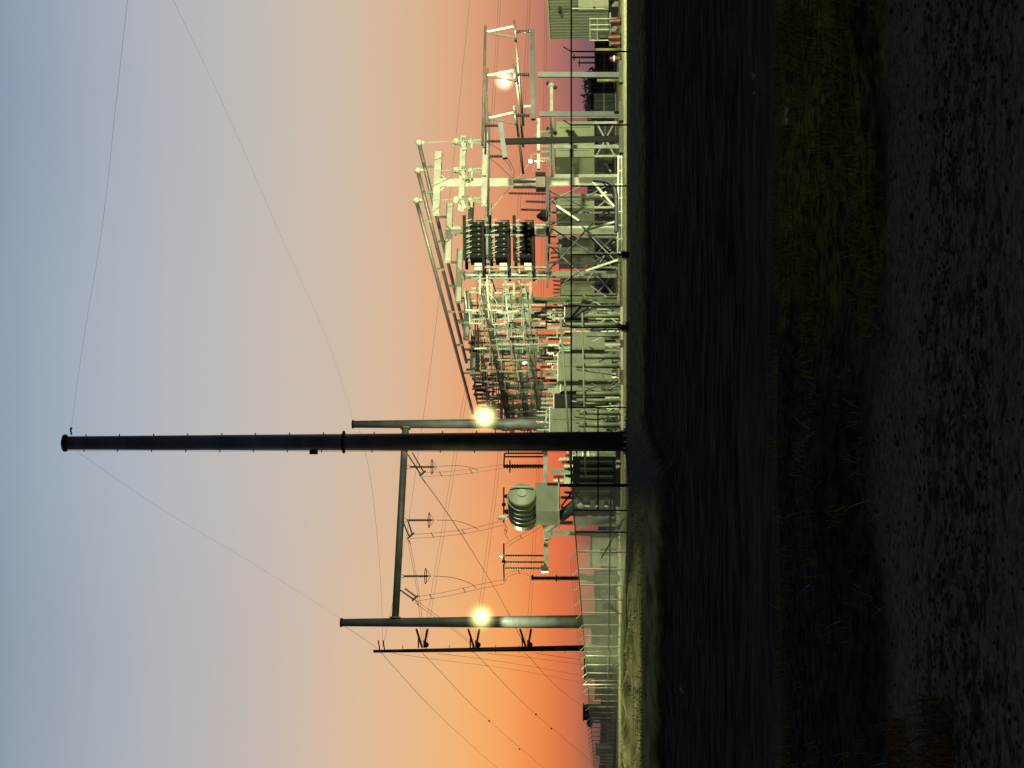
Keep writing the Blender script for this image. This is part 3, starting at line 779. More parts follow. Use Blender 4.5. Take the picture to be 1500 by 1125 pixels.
# ------------------------------------------------------------------ right hand bus on portal with A brackets
def right_bus():
    D = 95; f = row(110, D)
    base = gz(f(906, 110)); t = thing('bus_gantry', base, 'grey two column bus frame on the right with a long crossbeam', 'bus support')
    fr = row(110, D)
    b2 = gz(fr(906, 167))
    MB().bar(base, fr(788, 109.5), .32, .32).build('column', PORTAL, t)
    MB().bar(b2, fr(790, 167), .30, .30).build('column', PORTAL, t)
    MB().bar(fr(779.5, 43), fr(781, 175), .26, .28).build('crossbeam', PORTAL, t)
    MB().bar(fr(785, 128) + DD * 4, fr(785, 204) + DD * 4, .2, .2).build('rear_crossbeam', GALV, t)
    for p in (base, b2): MB().ob(gz(p, .06), .9, .9, .12).build('footing', CONC, t)
    for y in (46.5, 109.5, 169):
        MB().insul(fr(776, y), fr(756, y), .13, 6).build('post_insulator', PORCD, t)
    MB().insul(fr(777, 133) + DD * 2, fr(765, 133) + DD * 2, .13, 6).build('post_insulator', PORC, t)
    # triangular brackets
    for k, (y, xa) in enumerate(((48, 713), (112, 714), (174, 716))):
        g = thing('bus_bracket', fr(755, y), ['rightmost', 'middle', 'leftmost'][k] + ' triangular steel bracket carrying the upper right bus tubes', 'bracket', 'triangular brackets on the right bus frame')
        MB().bar(fr(752, y - 9), fr(xa, y - 1), .14).build('strut', GALV2, g)
        MB().bar(fr(755, y + 6.5), fr(xa, y), .11).build('strut', MATTE, g)
        MB().tube(fr(753, y - 18), fr(755.5, y + 8) , .09, .09, 8).build('foot', ALU, g)
    # tubes
    for k, (a, c, r, lb) in enumerate((((711, 38), (707, 213), .09, 'upper right bus tube, front one'), ((714, 100), (711, 226), .075, 'upper right bus tube, second one'), ((716.5, 164), (715, 318), .07, 'upper right bus tube running left to the capacitor bank'))):
        p0 = fr(*a); p1 = row(110, D + k * .9)(*c)
        g = tag(MB().tube(p0, p1, r, r, 8).build('bus_tube', MATTE), lb + ' above the bus frame', 'bus bar', 'upper right bus tubes')
    for k, (a, c) in enumerate((((753, 30), (763, 150)), ((755, 93), (763, 182)), ((754, 156), (763, 222)))):
        p0 = fr(*a); p1 = fr(*c) + DD * 3
        tag(MB().tube(p0, p1, .085, .085, 8).build('bus_tube', ALU), ['rightmost', 'middle', 'leftmost'][k] + ' lower tube slanting back from a triangular bracket foot', 'bus bar', 'lower slanting bus tubes')
    # low bus behind with fittings
    q = row(140, 112)
    t2 = thing('low_bus_gantry', gz(q(905, 170)), 'low pale bus frame standing behind the two column frame', 'bus support')
    MB().bar(q(808, 122), q(808, 262), .24, .24).build('crossbeam', GALV2, t2)
    for y in (170, 215, 258): MB().bar(gz(q(905, y)), q(811, y), .26, .26).build('column', GALV, t2)
    for y in (125, 192): 
        MB().ball(q(808, y), .28, 8, 6).build('fitting', PORC, t2); MB().bar(q(801, y - 4), q(815, y + 4), .22).build('clamp', DARK, t2)
    for y in (193, 201, 215, 223, 232):
        MB().insul(q(807, y), q(793, y), .14, 6).build('post_insulator', PORC, t2)
    for i, (pts, lb) in enumerate((([(793, 193), (780, 200), (772, 212)], 'short lead rising from the low pale bus frame, right one'), ([(793, 223), (778, 228), (772, 244), (700, 330)], 'long lead sweeping up left from the low pale bus frame'), ([(793, 232), (784, 240), (780, 252)], 'short lead rising from the low pale bus frame, left one'))):
        wire([q(*p) for p in pts], .025, lb, 'leads above the low pale bus frame', m=GALV2)
    # T pole at 205
    g = row(205, 88)
    p = gz(g(909, 203)); t3 = thing('dark_bus_post', p, 'dark steel post with a short crossarm in front of the pale green enclosure', 'bus support')
    MB().bar(p, g(740, 207.5), .34, .34).build('column', BLACK, t3)
    MB().bar(g(733, 181), g(740, 232), .26, .28).build('crossarm', PORTAL, t3)
    for y, x in ((184, 731), (207, 734), (229, 738)):
        MB().insul(g(x, y), g(x - 21, y), .10, 8).build('post_insulator', PORCD, t3)
    MB().ob(gz(p, .07), .8, .8, .14).build('footing', CONC, t3)
    for i, (pts, lb) in enumerate((([(714, 209), (735, 222), (752, 246), (752, 260)], 'drooping lead between the dark post and the capacitor bank, right one'), ([(715, 230), (728, 240), (745, 256), (752, 262)], 'drooping lead between the dark post and the capacitor bank, left one'), ([(737, 232), (745, 240), (749, 250)], 'short curved lead below the left end of the dark crossarm'))):
        wire([g(*p) for p in pts], .022, lb, 'drooping leads beside the dark post')
right_bus()

# ------------------------------------------------------------------ capacitor bank
def cap_bank():
    D = 94; f = row(350, D)
    st = thing('braced_stand', gz(f(908, 325)), 'dark braced lattice stand under the capacitor racks', 'steel stand')
    dep = 2.2
    for y in (289, 325, 385):
        for s in (0, 1):
            MB().bar(gz(f(908, y)) + DD * dep * s, f(803, y) + DD * dep * s, .11).build('post', DARK if not s else DULL, st)
    for s in (0, 1):
        MB().bar(f(802, 259) + DD * dep * s, f(802, 341) + DD * dep * s, .16, .22).build('top_beam', DARK, st)
        MB().bar(f(801.5, 341.2) + DD * dep * s, f(800, 400) + DD * dep * s, .10, .14).build('top_beam', DARK, st)
    br = [((803, 262), (868, 292)), ((803, 295), (850, 272)), ((806, 312), (855, 286)), ((803, 330), (880, 378)), ((802, 342), (850, 385)), ((803, 395), (868, 326)), ((820, 400), (905, 345)), ((852, 330), (905, 385)), ((862, 328), (900, 372)), ((800, 400), (850, 345)), ((860, 395), (905, 330)), ((880, 262), (905, 292)), ((803, 274), (866, 325)), ((850, 292), (905, 262))]
    for k, (a, b_) in enumerate(br):
        MB().bar(f(*a) + DD * (.14 if k % 2 else 1.7), f(*b_) + DD * (.14 if k % 2 else 1.7), .07).build('brace', (DARK, DULL, BLACK)[k % 3], st)
    for (a, b_) in (((815, 303), (848, 325)), ((855, 340), (905, 325)), ((858, 398), (905, 382)), ((868, 268), (900, 305)), ((880, 290), (888, 283))):
        MB().bar(f(*a) - DD * .15, f(*b_) - DD * .15, .13).build('pale_brace', WHITE, st)
    # instrument box on the stand
    t = thing('instrument_transformer', f(802, 270), 'brown box instrument transformer with black lid on the braced stand', 'instrument transformer')
    MB().ob(f(792, 270), .75, .7, .62).build('tank', MATTE, t)
    MB().ob(f(792, 258.5) , .26, .74, .64).build('lid', BLACK, t)
    for y in (266, 274): MB().insul(f(785, y), f(752, y), .13, 9).build('bushing', PORCD, t)
    b = thing('black_bushing', f(802, 316), 'black cone shaped bushing on the braced stand', 'bushing')
    MB().lathe(f(800, 316), f(786, 317), [(0, .42), (.5, .30), (1, .08)], 10).build('cone', BLACK, b)
    MB().lathe(f(801.5, 316), f(800, 316), [(0, .45), (1, .45)], 10).build('flange', DARK, b)
    for k, (y, x0, lb) in enumerate(((283, 745, 'dark horizontal insulator rod at the right of the racks'), (295, 770, 'second dark insulator rod right of the racks'), (307, 763, 'third dark insulator rod right of the racks'))):
        tag(MB().insul(f(x0, y), f(800, y + 1), .09, 10).build('insulator_rod', PORCD), lb, 'insulator', 'dark insulator rods beside the capacitor racks')
    # racks
    for k, (xl, nm) in enumerate(((694, 'top'), (731, 'middle'), (767, 'bottom'))):
        r = thing('capacitor_rack', f(xl + 14, 350), '%s of the three racks of dark capacitor cans' % nm, 'capacitor rack', 'stacked capacitor racks')
        xb = xl + 13.5
        for s in (0, 1):
            MB().bar(f(xb, 323) + DD * 1.4 * s, f(xb + 1, 398) + DD * 1.4 * s, .13, .13).build('rail', BLACK, r)
            MB().bar(f(xl - 14, 316) + DD * 1.4 * s, f(xl - 13, 381) + DD * 1.4 * s, .16, .20).build('rail', BLACK, r)
        for y in (323, 398):
            MB().bar(f(xb, y), f(xb, y) + DD * 1.4, .10, .12).build('end_rail', BLACK, r)
        MB().bar(f(xb, 323.2), f(xl + 2, 323.2), .08).build('end_post', DARK, r)
        proto = None
        for i in range(7):
            for s in (0, 1):
                y = 327.5 + i * 7.6
                c = f(xl + 5 - 2, y) + DD * (.3 + .75 * s)
                bb = MB(); bb.ob(c, .30, .46, .80); can = bb.build('can', CANM, r)
                if not s: MB().ball(c - DD * .25 + Vector((.02, 0, -.18)), .075, 6, 4).build('can_terminal', CABG2, can)
                for q in (-.09, .09):
                    bb = MB(); bb.insul(c + Vector((0, 0, .36)) + DD * q, c + Vector((0, 0, .66)) + DD * q, .05, 4, 6); bb.build('can_bushing', PORC, can)
        for i in range(7):
            y = 322 + i * 8
            MB().tube(f(xl - 15, y + 3), f(xl - 3, y - 1), .03, .03, 5).build('fuse', WHITE, r)
        for i in range(9):
            pass
        for y in (386, 392):
            MB().ob(f(xl + 6, y) + DD * .3, .22, .3, .45).build('terminal_box', GALV2, r)
        for y in (330, 345, 392):
            if k < 2: MB().insul(f(xb + 3, y), f(xb + 23, y), .10, 6).build('support_insulator', PORC, r)
            else: MB().insul(f(xb + 3, y), f(800, y), .10, 5).build('support_insulator', PORC, r)
    # spreader frames
    t = thing('rack_frame', f(801, 398), 'pale pipe frame at the left end of the capacitor racks', 'steel frame')
    for y in (398.5, 403): MB().bar(f(800, y) + DD * .5, f(690, y) + DD * .5, .09).build('upright', GALV2 if y < 400 else GALV, t)
    for x in (700, 716, 740, 760, 785): MB().bar(f(x, 384) + DD * .6, f(x, 410) + DD * .6, .08).build('crossbar', GALV, t)
cap_bank()

# ------------------------------------------------------------------ second level steelwork: three beams into the yard on wide columns
def rack():
    L0 = lane(440, 114)
    cols = [(440, 711, .62), (507, 724, .56), (566, 737, .54), (604, 744, .5)]
    nm = ['nearest', 'second', 'third', 'farthest']
    for i, (y, x, w) in enumerate(cols):
        p = L0(x, y); b = gz(p); t = thing('wide_column', b, nm[i] + ' wide steel column of the middle switch rack', 'steel column', 'wide columns of the middle switch rack')
        MB().ibeam(b, p, w, w * .8).build('column', GALV if i else CABF, t)
        MB().ob(b + Vector((0, 0, .05)), 1.1, 1.1, .1).build('footing', CONC, t)
        xs = [HOR - (HOR - q) / (1343 - 440) * (1343 - y) for q in (712, 745, 769)]
        for q in xs:
            MB().ob(L0(q + 4, y) - DD * .36, .86, .08, .8).build('gusset', CABG2, t)
            MB().bar(L0(q + 8, y - 26), L0(q + 7, y + 30), .15, .18).build('crossarm', GALV, t)
            for s in (-24, -10, 12, 26):
                MB().insul(L0(q + 6, y + s), L0(q - 9, y + s), .12, 6).build('post_insulator', PORC if R.random() < .7 else PORCD, t)
    for k, (x, lb) in enumerate(((708, 'top'), (742, 'middle'), (767, 'bottom'))):
        def g(y): return L0(HOR - (HOR - x) / (1343 - 425.) * (1343 - y), y)
        a = g(422); b_ = g(628)
        t = thing('rack_beam', a, lb + ' long brown beam running back through the middle switch rack', 'steel beam', 'long beams of the middle switch rack')
        MB().ibeam(a, b_, .40, .42).build('beam', MATTE if k == 0 else GALV, t)
        n = 13
        for i in range(n):
            p = a + (b_ - a) * ((i + .3) / n)
            u = LD * (1.5 if i % 2 else -1.5)
            MB().bar(p - LD * 1.7 + Vector((0, 0, .27)), p + LD * 1.7 + Vector((0, 0, .27)), .10, .08).build('switch_base', GALV if i % 3 else CABG2, t)
            for s in (-1.5, 0, 1.5):
                h = R.uniform(.8, 1.15)
                MB().insul(p + LD * s + Vector((0, 0, .33)), p + LD * (s + R.uniform(-.1, .1)) + Vector((0, 0, .33 + h)), .10, 6).build('post_insulator', (PORC, PORC, PORCD, GALV2, WHITE, PORC)[R.randrange(6)], t)
            MB().tube(p + LD * -1.5 + Vector((0, 0, 1.25)), p + LD * 1.3 + Vector((0, 0, R.uniform(1.2, 1.7))), .05, .05, 6).build('blade', (GALV2, GALV2, GALV, DARK)[R.randrange(4)], t)
    for k in range(30):
        y = R.uniform(415, 622); x = R.uniform(700, 760); p = L0(x, y) + LD * R.uniform(-1.8, 1.8); q = p - Vector((0, 0, R.uniform(1, 4)))
        o = thing('hanger_frame', p, 'thin galvanised hanger frame with a short crosspiece inside the middle switch rack', 'steel frame', 'hanger frames in the middle switch rack')
        MB().bar(p, q, .08).build('upright', (GALV2, GALV, CABG2, DARK)[k % 4], o)
        MB().bar(q - LD * .7, q + LD * .7, .07).build('crosspiece', GALV, o)
        MB().insul(q + LD * .5 + Vector((0, 0, .05)), q + LD * .5 + Vector((0, 0, .6)), .09, 5).build('insulator', PORC, o)
    # loose jumpers
    GJ2 = 'curved jumper leads in the middle switch rack'
    for i in range(26):
        y = R.uniform(415, 615); x = R.uniform(690, 775); p = L0(x, y)
        q = p + LD * R.uniform(-2, 2) + DD * R.uniform(-1, 4) + Vector((0, 0, R.uniform(-1.8, .3)))
        m = (p + q) / 2 + Vector((0, 0, R.uniform(-.5, .4))) + LD * R.uniform(-.4, .4)
        wire([p, m, q], .026, 'thin curved jumper lead among the switches of the middle rack', GJ2, n=8, m=(WIRE, GALV, GALV2)[i % 3], name='jumper')
rack()

def mid_bus():
    """thin horizontal tubes and the far row of switches under the top bus"""
    GT = 'thin bus tubes below the top bus'
    lab = ['first', 'second', 'third', 'fourth', 'fifth']
    for i, (xa, ya, xb, yb, r, m) in enumerate(((699, 400, 700, 545, .06, MATTE), (703, 402, 704, 560, .05, GALV2), (708, 403, 710, 505, .05, MATTE), (713, 404, 722, 570, .08, GALV2), (718, 404, 727, 430, .07, ALU))):
        tag(MB().tube(W(xa, ya, 108), W(xb, yb, 138), r, r, 8).build('bus_tube', m), lab[i] + ' thin bus tube from the top, running from the racks to the far switches', 'bus bar', GT)
    # far switch row hugging the top bus
    L1 = lane(520, 138)
    for k, y in enumerate((508, 522, 536, 549, 560, 572, 584)):
        x = 690 + (y - 508) * .10
        p = L1(x + 16, y); t = thing('far_switch', p, ['first', 'second', 'third', 'fourth', 'fifth', 'sixth', 'seventh'][k] + ' cluster switch from the right, just under the far end of the top bus', 'disconnect switch', 'cluster switches under the far bus end')
        for s in (-1, 0, 1):
            MB().insul(L1(x + 14, y + s * 6), L1(x - 1 + 3 * s, y + s * 6), .17, 5).build('insulator', (PORC, PORCD, DARK)[(k + s) % 3], t)
        MB().bar(L1(x - 2, y - 9), L1(x + 2, y + 9), .13).build('blade', (GALV2, DARK)[k % 2], t)
        MB().bar(L1(x + 15, y - 9), L1(x + 17, y + 9), .26).build('base_beam', GALV, t)
    # tall slim columns between
    for k, (y, xt, D, w, m) in enumerate(((457, 690, 128, .34, GALV2), (480, 745, 120, .22, GALV), (493, 727, 140, .4, DULL), (527, 700, 140, .40, CABG2), (548, 735, 135, .26, GALV2), (556, 708, 148, .5, DULL), (582, 722, 142, .4, GALV2), (596, 735, 140, .3, GALV), (612, 760, 140, .5, CABG2))):
        p = W(xt, y, D); t = thing('slim_column', gz(p), ['pale slim column rising beside the nearest wide column', 'short slim column right of the second wide column', 'dull column just right of the second wide column', 'grey green column left of the second wide column', 'pale narrow column in the middle of the rack', 'tall dull column behind the third wide column', 'pale column right of the farthest wide column', 'narrow grey column beside the farthest wide column', 'short grey green column beside the tall dark pole'][k], 'steel column', 'columns of the rear switch rack')
        MB().ibeam(gz(p), p, w, w).build('column', m, t)
        MB().bar(p - LD * 1.2, p + LD * 1.2, .25).build('crossarm', m, t)
        for s in (-1, 0, 1):
            MB().insul(p + LD * s + Vector((0, 0, .13)), p + LD * s + Vector((0, 0, 1.1)), .13, 6).build('post_insulator', PORC, t)
mid_bus()

# ------------------------------------------------------------------ elevated enclosures
def enclosure(y0, ym, y1, xt, D, label, group='pale green enclosures raised on braced legs'):
    f = row(ym, D); l = lane(ym, D)
    xb = HOR - 16 ; A = f(xt, y0); B = l(xt, ym); C = l(xt, y1)
    w = (gz(A) - gz(B)).length; d = (gz(C) - gz(B)).length; h1 = W(xt, ym, D).z; h0 = W(870.5, ym, D).z
    c = gz(B) + LD * w / 2 + DD * d / 2
    t = thing('raised_enclosure', gz(c), label, 'equipment enclosure', group)
    MB().ob(gz(c, (h0 + h1) / 2), w, d, h1 - h0).build('housing', CABG, t)
    b = MB()
    for k in range(3):
        b.ob(gz(c, 0) - DD * (d / 2 + .012) + LD * w * (k - 1) * .32 + Vector((0, 0, (h0 + h1) / 2)), .03, .02, (h1 - h0) * .8)
    b.build('door_seam', SHADEM, t)
    MB().ob(gz(c, h1 + .05), w + .15, d + .15, .08).build('roof', CABG2, t)
    for sx in (-1, 1):
        for sy in (-1, 1):
            p = c + LD * sx * (w / 2 - .1) + DD * sy * (d / 2 - .1)
            MB().bar(gz(p), gz(p, h0), .18).build('leg', GALV2, t)
    for sy in (-1, 1):
        q = c + DD * sy * (d / 2 - .04)
        MB().bar(gz(q - LD * w / 2, h0 * .1), gz(q + LD * w / 2, h0 * .95), .13).build('brace', GALV2, t)
        MB().bar(gz(q + LD * w / 2 + DD * .1, h0 * .1), gz(q - LD * w / 2 + DD * .1, h0 * .95), .10).build('brace', GALV2, t)
    for k in range(3):
        for s in (-.25, .25):
            p = gz(c + LD * w * s + DD * d * (k - 1) * .3, h1 + .09)
            MB().insul(p, p + Vector((s * .3, 0, .75)), .12, 6).build('bushing', PORC, t)
    MB().ob(gz(c, h0 * .55) + DD * .3, w * .55, .6, h0 * .7).build('cabinet', SHADEM, t)
    return t
enclosure(178, 230, 264, 814, 122, 'rightmost raised pale green enclosure, behind the dark post')
enclosure(284, 305, 344, 816, 128, 'second raised enclosure from the right, behind the braced stand')
enclosure(346, 372, 394, 819, 136, 'third raised enclosure from the right, behind the left of the braced stand')
enclosure(400, 432, 452, 822, 142, 'leftmost raised pale enclosure, beside the nearest wide column')

# ------------------------------------------------------------------ round pedestals and low pipework, front row of the yard
def pedestals():
    f = row(540, 84)
    for k, (y, x, w, m) in enumerate(((463, 858, .36, CABF), (476, 822, .36, CABF), (523, 855, .38, CABF), (536, 846, .4, CABF), (577, 846, .38, CABF), (587, 846, .34, CABF), (605, 850, .34, CABF), (623, 850, .42, CABF), (492, 860, .2, CABF))):
        p = f(x, y); b = gz(p)
        t = thing('round_pedestal', b, ['right thick round pedestal near the weed', 'taller round pedestal next to the black weed', 'round pedestal right of the white cabinet', 'thick round pedestal in front of the white cabinet', 'round pedestal right of the dark cabinet', 'round pedestal with black cabinet behind', 'slim pedestal right of the leftmost one', 'leftmost round pedestal beside the tall dark pole', 'thin pedestal left of the black weed'][k], 'pedestal', 'round pedestals behind the front fence')
        w *= .72; MB().tube(b, p, w / 2, w / 2, 14).build('column', m, t)
        MB().ball(p, w / 2, 12, 6, 1, 1, .6).build('domed_cap', m, t)
        MB().ob(gz(p, .07), .8, .8, .14).build('footing', CONC, t)
        MB().tube(b + Vector((0, 0, .141)), b + Vector((0, 0, .2)), w * .8, w * .8, 12).build('base_flange', CABF, t)
    for k, (a, c, lb, w) in enumerate((((853, 462), (858, 700), 'lower long horizontal pipe linking the round pedestals', .16), ((821, 468), (838, 708), 'upper long horizontal pipe above the round pedestals', .17))):
        tag(MB().tube(f(*a) - DD * .35, f(*c) - DD * .35, w / 3, w / 3, 10).build('pipe_rail', CABF), lb, 'pipe', 'long pipes on the pedestals')
    # breaker cabinets
    g = row(550, 96)
    specs = ((518, 558, 818, 896, CABF, 'large pale control cabinet between the thick pedestals'), (565, 573, 822, 880, CABF, 'narrow grey cabinet beside the large pale cabinet'), (598, 634, 806, 888, CABF, 'pale green cabinet just right of the tall dark pole'), (446, 470, 828, 862, SHADEM, 'dark box behind the right pedestal'), (486, 512, 838, 886, CABF, 'grey green cabinet left of the black weed'), (577, 598, 812, 872, BLACK, 'black louvred cabinet between two pale cabinets'))
    for k, (y0, y1, x0, x1, m, lb) in enumerate(specs):
        a = g(x0, (y0 + y1) / 2); b = g(x1, (y0 + y1) / 2); w = (g(x0, y0) - g(x0, y1)).length
        t = thing('control_cabinet', gz(b), lb, 'cabinet', 'control cabinets in the front row of the yard')
        h = a.z - b.z; c = gz(a, (a.z + b.z) / 2) + DD * .5
        MB().ob(c, w, 1.0, h).build('housing', m, t)
        MB().ob(gz(c, a.z + .04), w + .12, 1.12, .07).build('roof', GALV2, t)
        nd = max(1, int(w / .7))
        for q in range(nd):
            MB().ob(c - DD * .52 + LD * w * ((q + .5) / nd - .5), w / nd * .86, .03, h * .9).build('door', m, t)
            MB().ob(c - DD * .55 + LD * w * ((q + .8) / nd - .5), .06, .05, .25).build('handle', DARK, list(t.children)[-1])
        for s in (-1, 1):
            for s2 in (-1, 1):
                MB().bar(gz(c) + LD * s * (w / 2 - .08) + DD * .4 * s2, gz(c, b.z) + LD * s * (w / 2 - .08) + DD * .4 * s2, .12).build('leg', CABF, t)
        for q in range(3):
            p = gz(c + LD * (q - 1) * w * .3, a.z + .08); MB().insul(p, p + Vector((0, 0, .8)), .11, 6).build('bushing', PORC, t)
    # clutter of conduits and small valves
    for k in range(16):
        y = R.uniform(446, 640); x = R.uniform(835, 890); q = g(x, y) - DD * R.uniform(.8, 2.)
        e = gz(q, .1) + LD * R.uniform(-.6, .6); m_ = (q + e) / 2 + LD * R.uniform(-.8, .8)
        wire([q, m_, e], .035, 'bent cable conduit dropping to the ground among the front cabinets', 'cable conduits among the front cabinets', name='conduit', cat='conduit', n=8, m=(DARK, DULL, GALV2)[k % 3])
    # slender equipment posts with small fittings
    for k in range(34):
        y = 444 + k * 5.7 + R.uniform(-2, 2); D = R.uniform(98, 118); x = R.uniform(798, 858); p = W(x, y, D)
        o = thing('equipment_post', gz(p), 'slender galvanised post with a small insulator head among the crowded posts behind the pedestals', 'equipment post', 'slender posts behind the round pedestals')
        w = R.uniform(.08, .17); m = (GALV, CABF, DULL, GALV2)[k % 4]
        MB().bar(gz(p), p, w).build('column', m, o)
        MB().bar(p - LD * .5, p + LD * .5, .10).build('crossarm', m, o)
        for s_ in (-.4, .4):
            MB().insul(p + LD * s_ + Vector((0, 0, .06)), p + LD * s_ + Vector((0, 0, .8)), .10, 6).build('post_insulator', (PORC, PORCD)[k % 2], o)
        if k % 2: MB().ob(gz(p, R.uniform(1.2, 3)) - DD * .3, .5, .35, .7).build('terminal_box', (CABG, DULL, CABF)[k % 3], o)
        if k % 3 == 0: MB().bar(gz(p, .3), gz(p, p.z * .55) + LD * 1.4, .07).build('brace', GALV, o)
pedestals()

# ------------------------------------------------------------------ transformer with conservator, left of the tall pole
def transformer():
    D = 98; f = row(730, D)
    base = gz(f(907, 715)); t = thing('power_transformer', base, 'large grey green transformer with a round oil conservator drum on top', 'transformer')
    # drum pointing to the camera right, going back to the left
    ax = Vector((-.78, 1, 0)).normalized(); fc = W(764.5, 724, D); r = 20.5 / FPX * D; ln = 3.1
    b = MB(); b.lathe(fc, fc + ax * ln, [(0, r * .96), (.02, r)] + sum([[(.12 + .17 * i, r), (.13 + .17 * i, r * 1.10), (.15 + .17 * i, r * 1.10), (.16 + .17 * i, r)] for i in range(5)], []) + [(1, r)], 30, True); b.build('conservator_drum', CABG2, t)
    b = MB(); b.lathe(fc - ax * .12, fc - ax * .001, [(0, r * .35), (.2, r * .6), (.8, r * .93), (1, r * .95)], 30); b.build('drum_end', CABG2, t)
    b = MB(); b.lathe(fc - ax * .2, fc - ax * .13, [(0, r * .32), (1, r * .32)], 20); b.build('drum_cover', GALV, t)
    b = MB(); b.bar(fc - ax * .16 + Vector((0, 0, r * .9)) + LD * .45, fc - ax * .16 - Vector((0, 0, r * .8)) + LD * .45, .10, .08); b.build('sight_gauge', GALV2, t)
    # pedestal box
    c = W(801, 733, D) + DD * .9
    MB().ob(c, 1.9, 1.7, 1.45, (Vector((1, .2, 0)).normalized(), ax)).build('drum_pedestal', CABG2, t)
    MB().ob(c - ax * 0 + Vector((0, 0, -.78)), 2.2, 2.3, .10, (Vector((1, .2, 0)).normalized(), ax)).build('platform', GALV, t)
    # main tank and radiators (mostly behind the fence)
    tk = gz(f(880, 705)) + DD * 2.5
    MB().ob(gz(tk, 1.75), 4.2, 2.6, 2.9).build('tank', DULL, t)
    MB().ob(gz(tk, .15), 4.8, 3.0, .28).build('plinth', CONC, t)
    for k in range(7):
        MB().ob(gz(tk, 1.6) - DD * 1.65 + LD * (k - 3) * .52, .10, .66, 2.2).build('radiator', GALV2, t)
    for k in range(3):
        MB().ob(gz(tk, .65 + .6 * k) - DD * 2.02 + LD * -1.3, .9, .04, .34).build('fan_panel', DARK, t)
    for k in range(8):
        p = gz(tk, 3.2) + LD * (k - 3.6) * .5 - DD * R.uniform(.4, 1.5)
        MB().tube(p, p + Vector((0, 0, R.uniform(.2, .8))), .13, .10, 8).build('valve', (GALV, DARK, CABG2, MATTE)[k % 4], t)
    # big diagonal pipes from platform
    MB().tube(W(852, 733, D + .5), W(800, 774, D + 2), .42, .34, 14).build('cable_duct', SHADEM, t)
    MB().bar(W(822, 742, D + .5), W(845, 712, D + .5), .12).build('stay', BLACK, t)
    MB().tube(W(848, 744, D + .3), W(853, 738, D + .3), .30, .22, 12).build('duct_elbow', GALV, t)
    MB().ball(W(856, 728, D + .8), .42, 12, 8).build('relief_dome', CABG2, t)
    # HV bushings
    for (x0, x1, y, nm) in ((779, 848, 847, 'left'), (777, 846, 766, 'middle')):
        D2 = 103; p0 = W(x1, y, D2); p1 = W(x0, y, D2)
        u = thing('surge_bushing', gz(p0), nm + ' tall brown bushing standing left of the round drum', 'bushing', 'tall brown bushings')
        MB().insul(p0, p0 + (p1 - p0) * .47, .19, 14, 10).build('insulator', PORCD, u)
        MB().insul(p0 + (p1 - p0) * .49, p1 - (p1 - p0) * .03, .17, 14, 10).build('insulator', PORCD, u)
        MB().lathe(p0 + (p1 - p0) * .47, p0 + (p1 - p0) * .49, [(0, .26), (1, .26)], 10).build('joint', BLACK, u)
        MB().lathe(p1 - (p1 - p0) * .03, p1 + (p1 - p0) * .01, [(0, .26), (1, .2)], 10).build('cap', BLACK, u)
        MB().ob(p0 - Vector((0, 0, .3)), .55, .55, .5).build('base_box', CABG2, u)
        MB().bar(gz(p0), gz(p0, p0.z - .56), .4).build('column', CABG2, u)
transformer()

def left_switch():
    D = 105; f = row(780, D)
    base = gz(f(906, 781)); t = thing('switch_stand', base, 'long pale crossbeam on steel posts with slim upright insulators, left of the drum', 'switch stand')
    MB().bar(f(800, 838), f(799, 640), .34, .30).build('crossbeam', GALV, t)
    MB().bar(base, f(808, 781), .36, .36).build('column', GALV, t)
    MB().bar(gz(f(906, 690)), f(806, 690), .34, .34).build('column', GALV, t)
    for y in (775, 787): MB().bar(f(804, y), f(797, y), .5, .3).build('clamp', GALV2, t)
    MB().ob(f(803, 781) - DD * .3, 1.0, .2, .5).build('gusset', CABG2, t)
    for y in (814, 823.5, 832.5, 664, 669, 752, 757):
        MB().insul(f(797, y), f(740, y), .085, 14).build('post_insulator', BLACK, t)
    MB().insul(f(797, 683), f(738, 683), .19, 14).build('thick_insulator', BLACK, t)
    MB().ring(f(747, 683), Vector((0, 0, 1)), .45, .03, 18).build('corona_ring', BLACK, t)
    for (a, c) in (((738, 796), (738, 852)), ((738, 714), (738, 766)), ((739, 664), (738, 684))):
        MB().tube(f(*a), f(*c), .055, .055, 6).build('blade', BLACK, t)
    for (x, y) in ((738, 823), (735, 814), (738, 739), (742, 727), (742, 749)):
        MB().ball(f(x, y), .16, 8, 6).build('contact', BLACK if x > 736 else GALV2, t)
    MB().ball(f(736, 758), .20, 10, 6, 1, 1, 2.0).build('lit_end_shield', WHITE, t)
    MB().bar(f(798, 829), f(798, 838), .6, .5).build('motor_box', GALV2, t)
    for k, pts in enumerate(([(738, 766), (742, 772), (740, 782), (745, 790)], [(738, 852), (744, 842), (760, 838), (772, 842), (777, 847)], [(741, 800), (752, 792), (775, 780), (793, 768)])):
        spacer_pair([f(*p) for p in pts], .013, .2, ['short twin lead at the top of the middle slim insulators', 'twin lead looping down to the left brown bushing', 'twin lead sweeping from the left insulators down to the crossbeam'][k], 'twin leads on the left switch stand', (.5,))
left_switch()

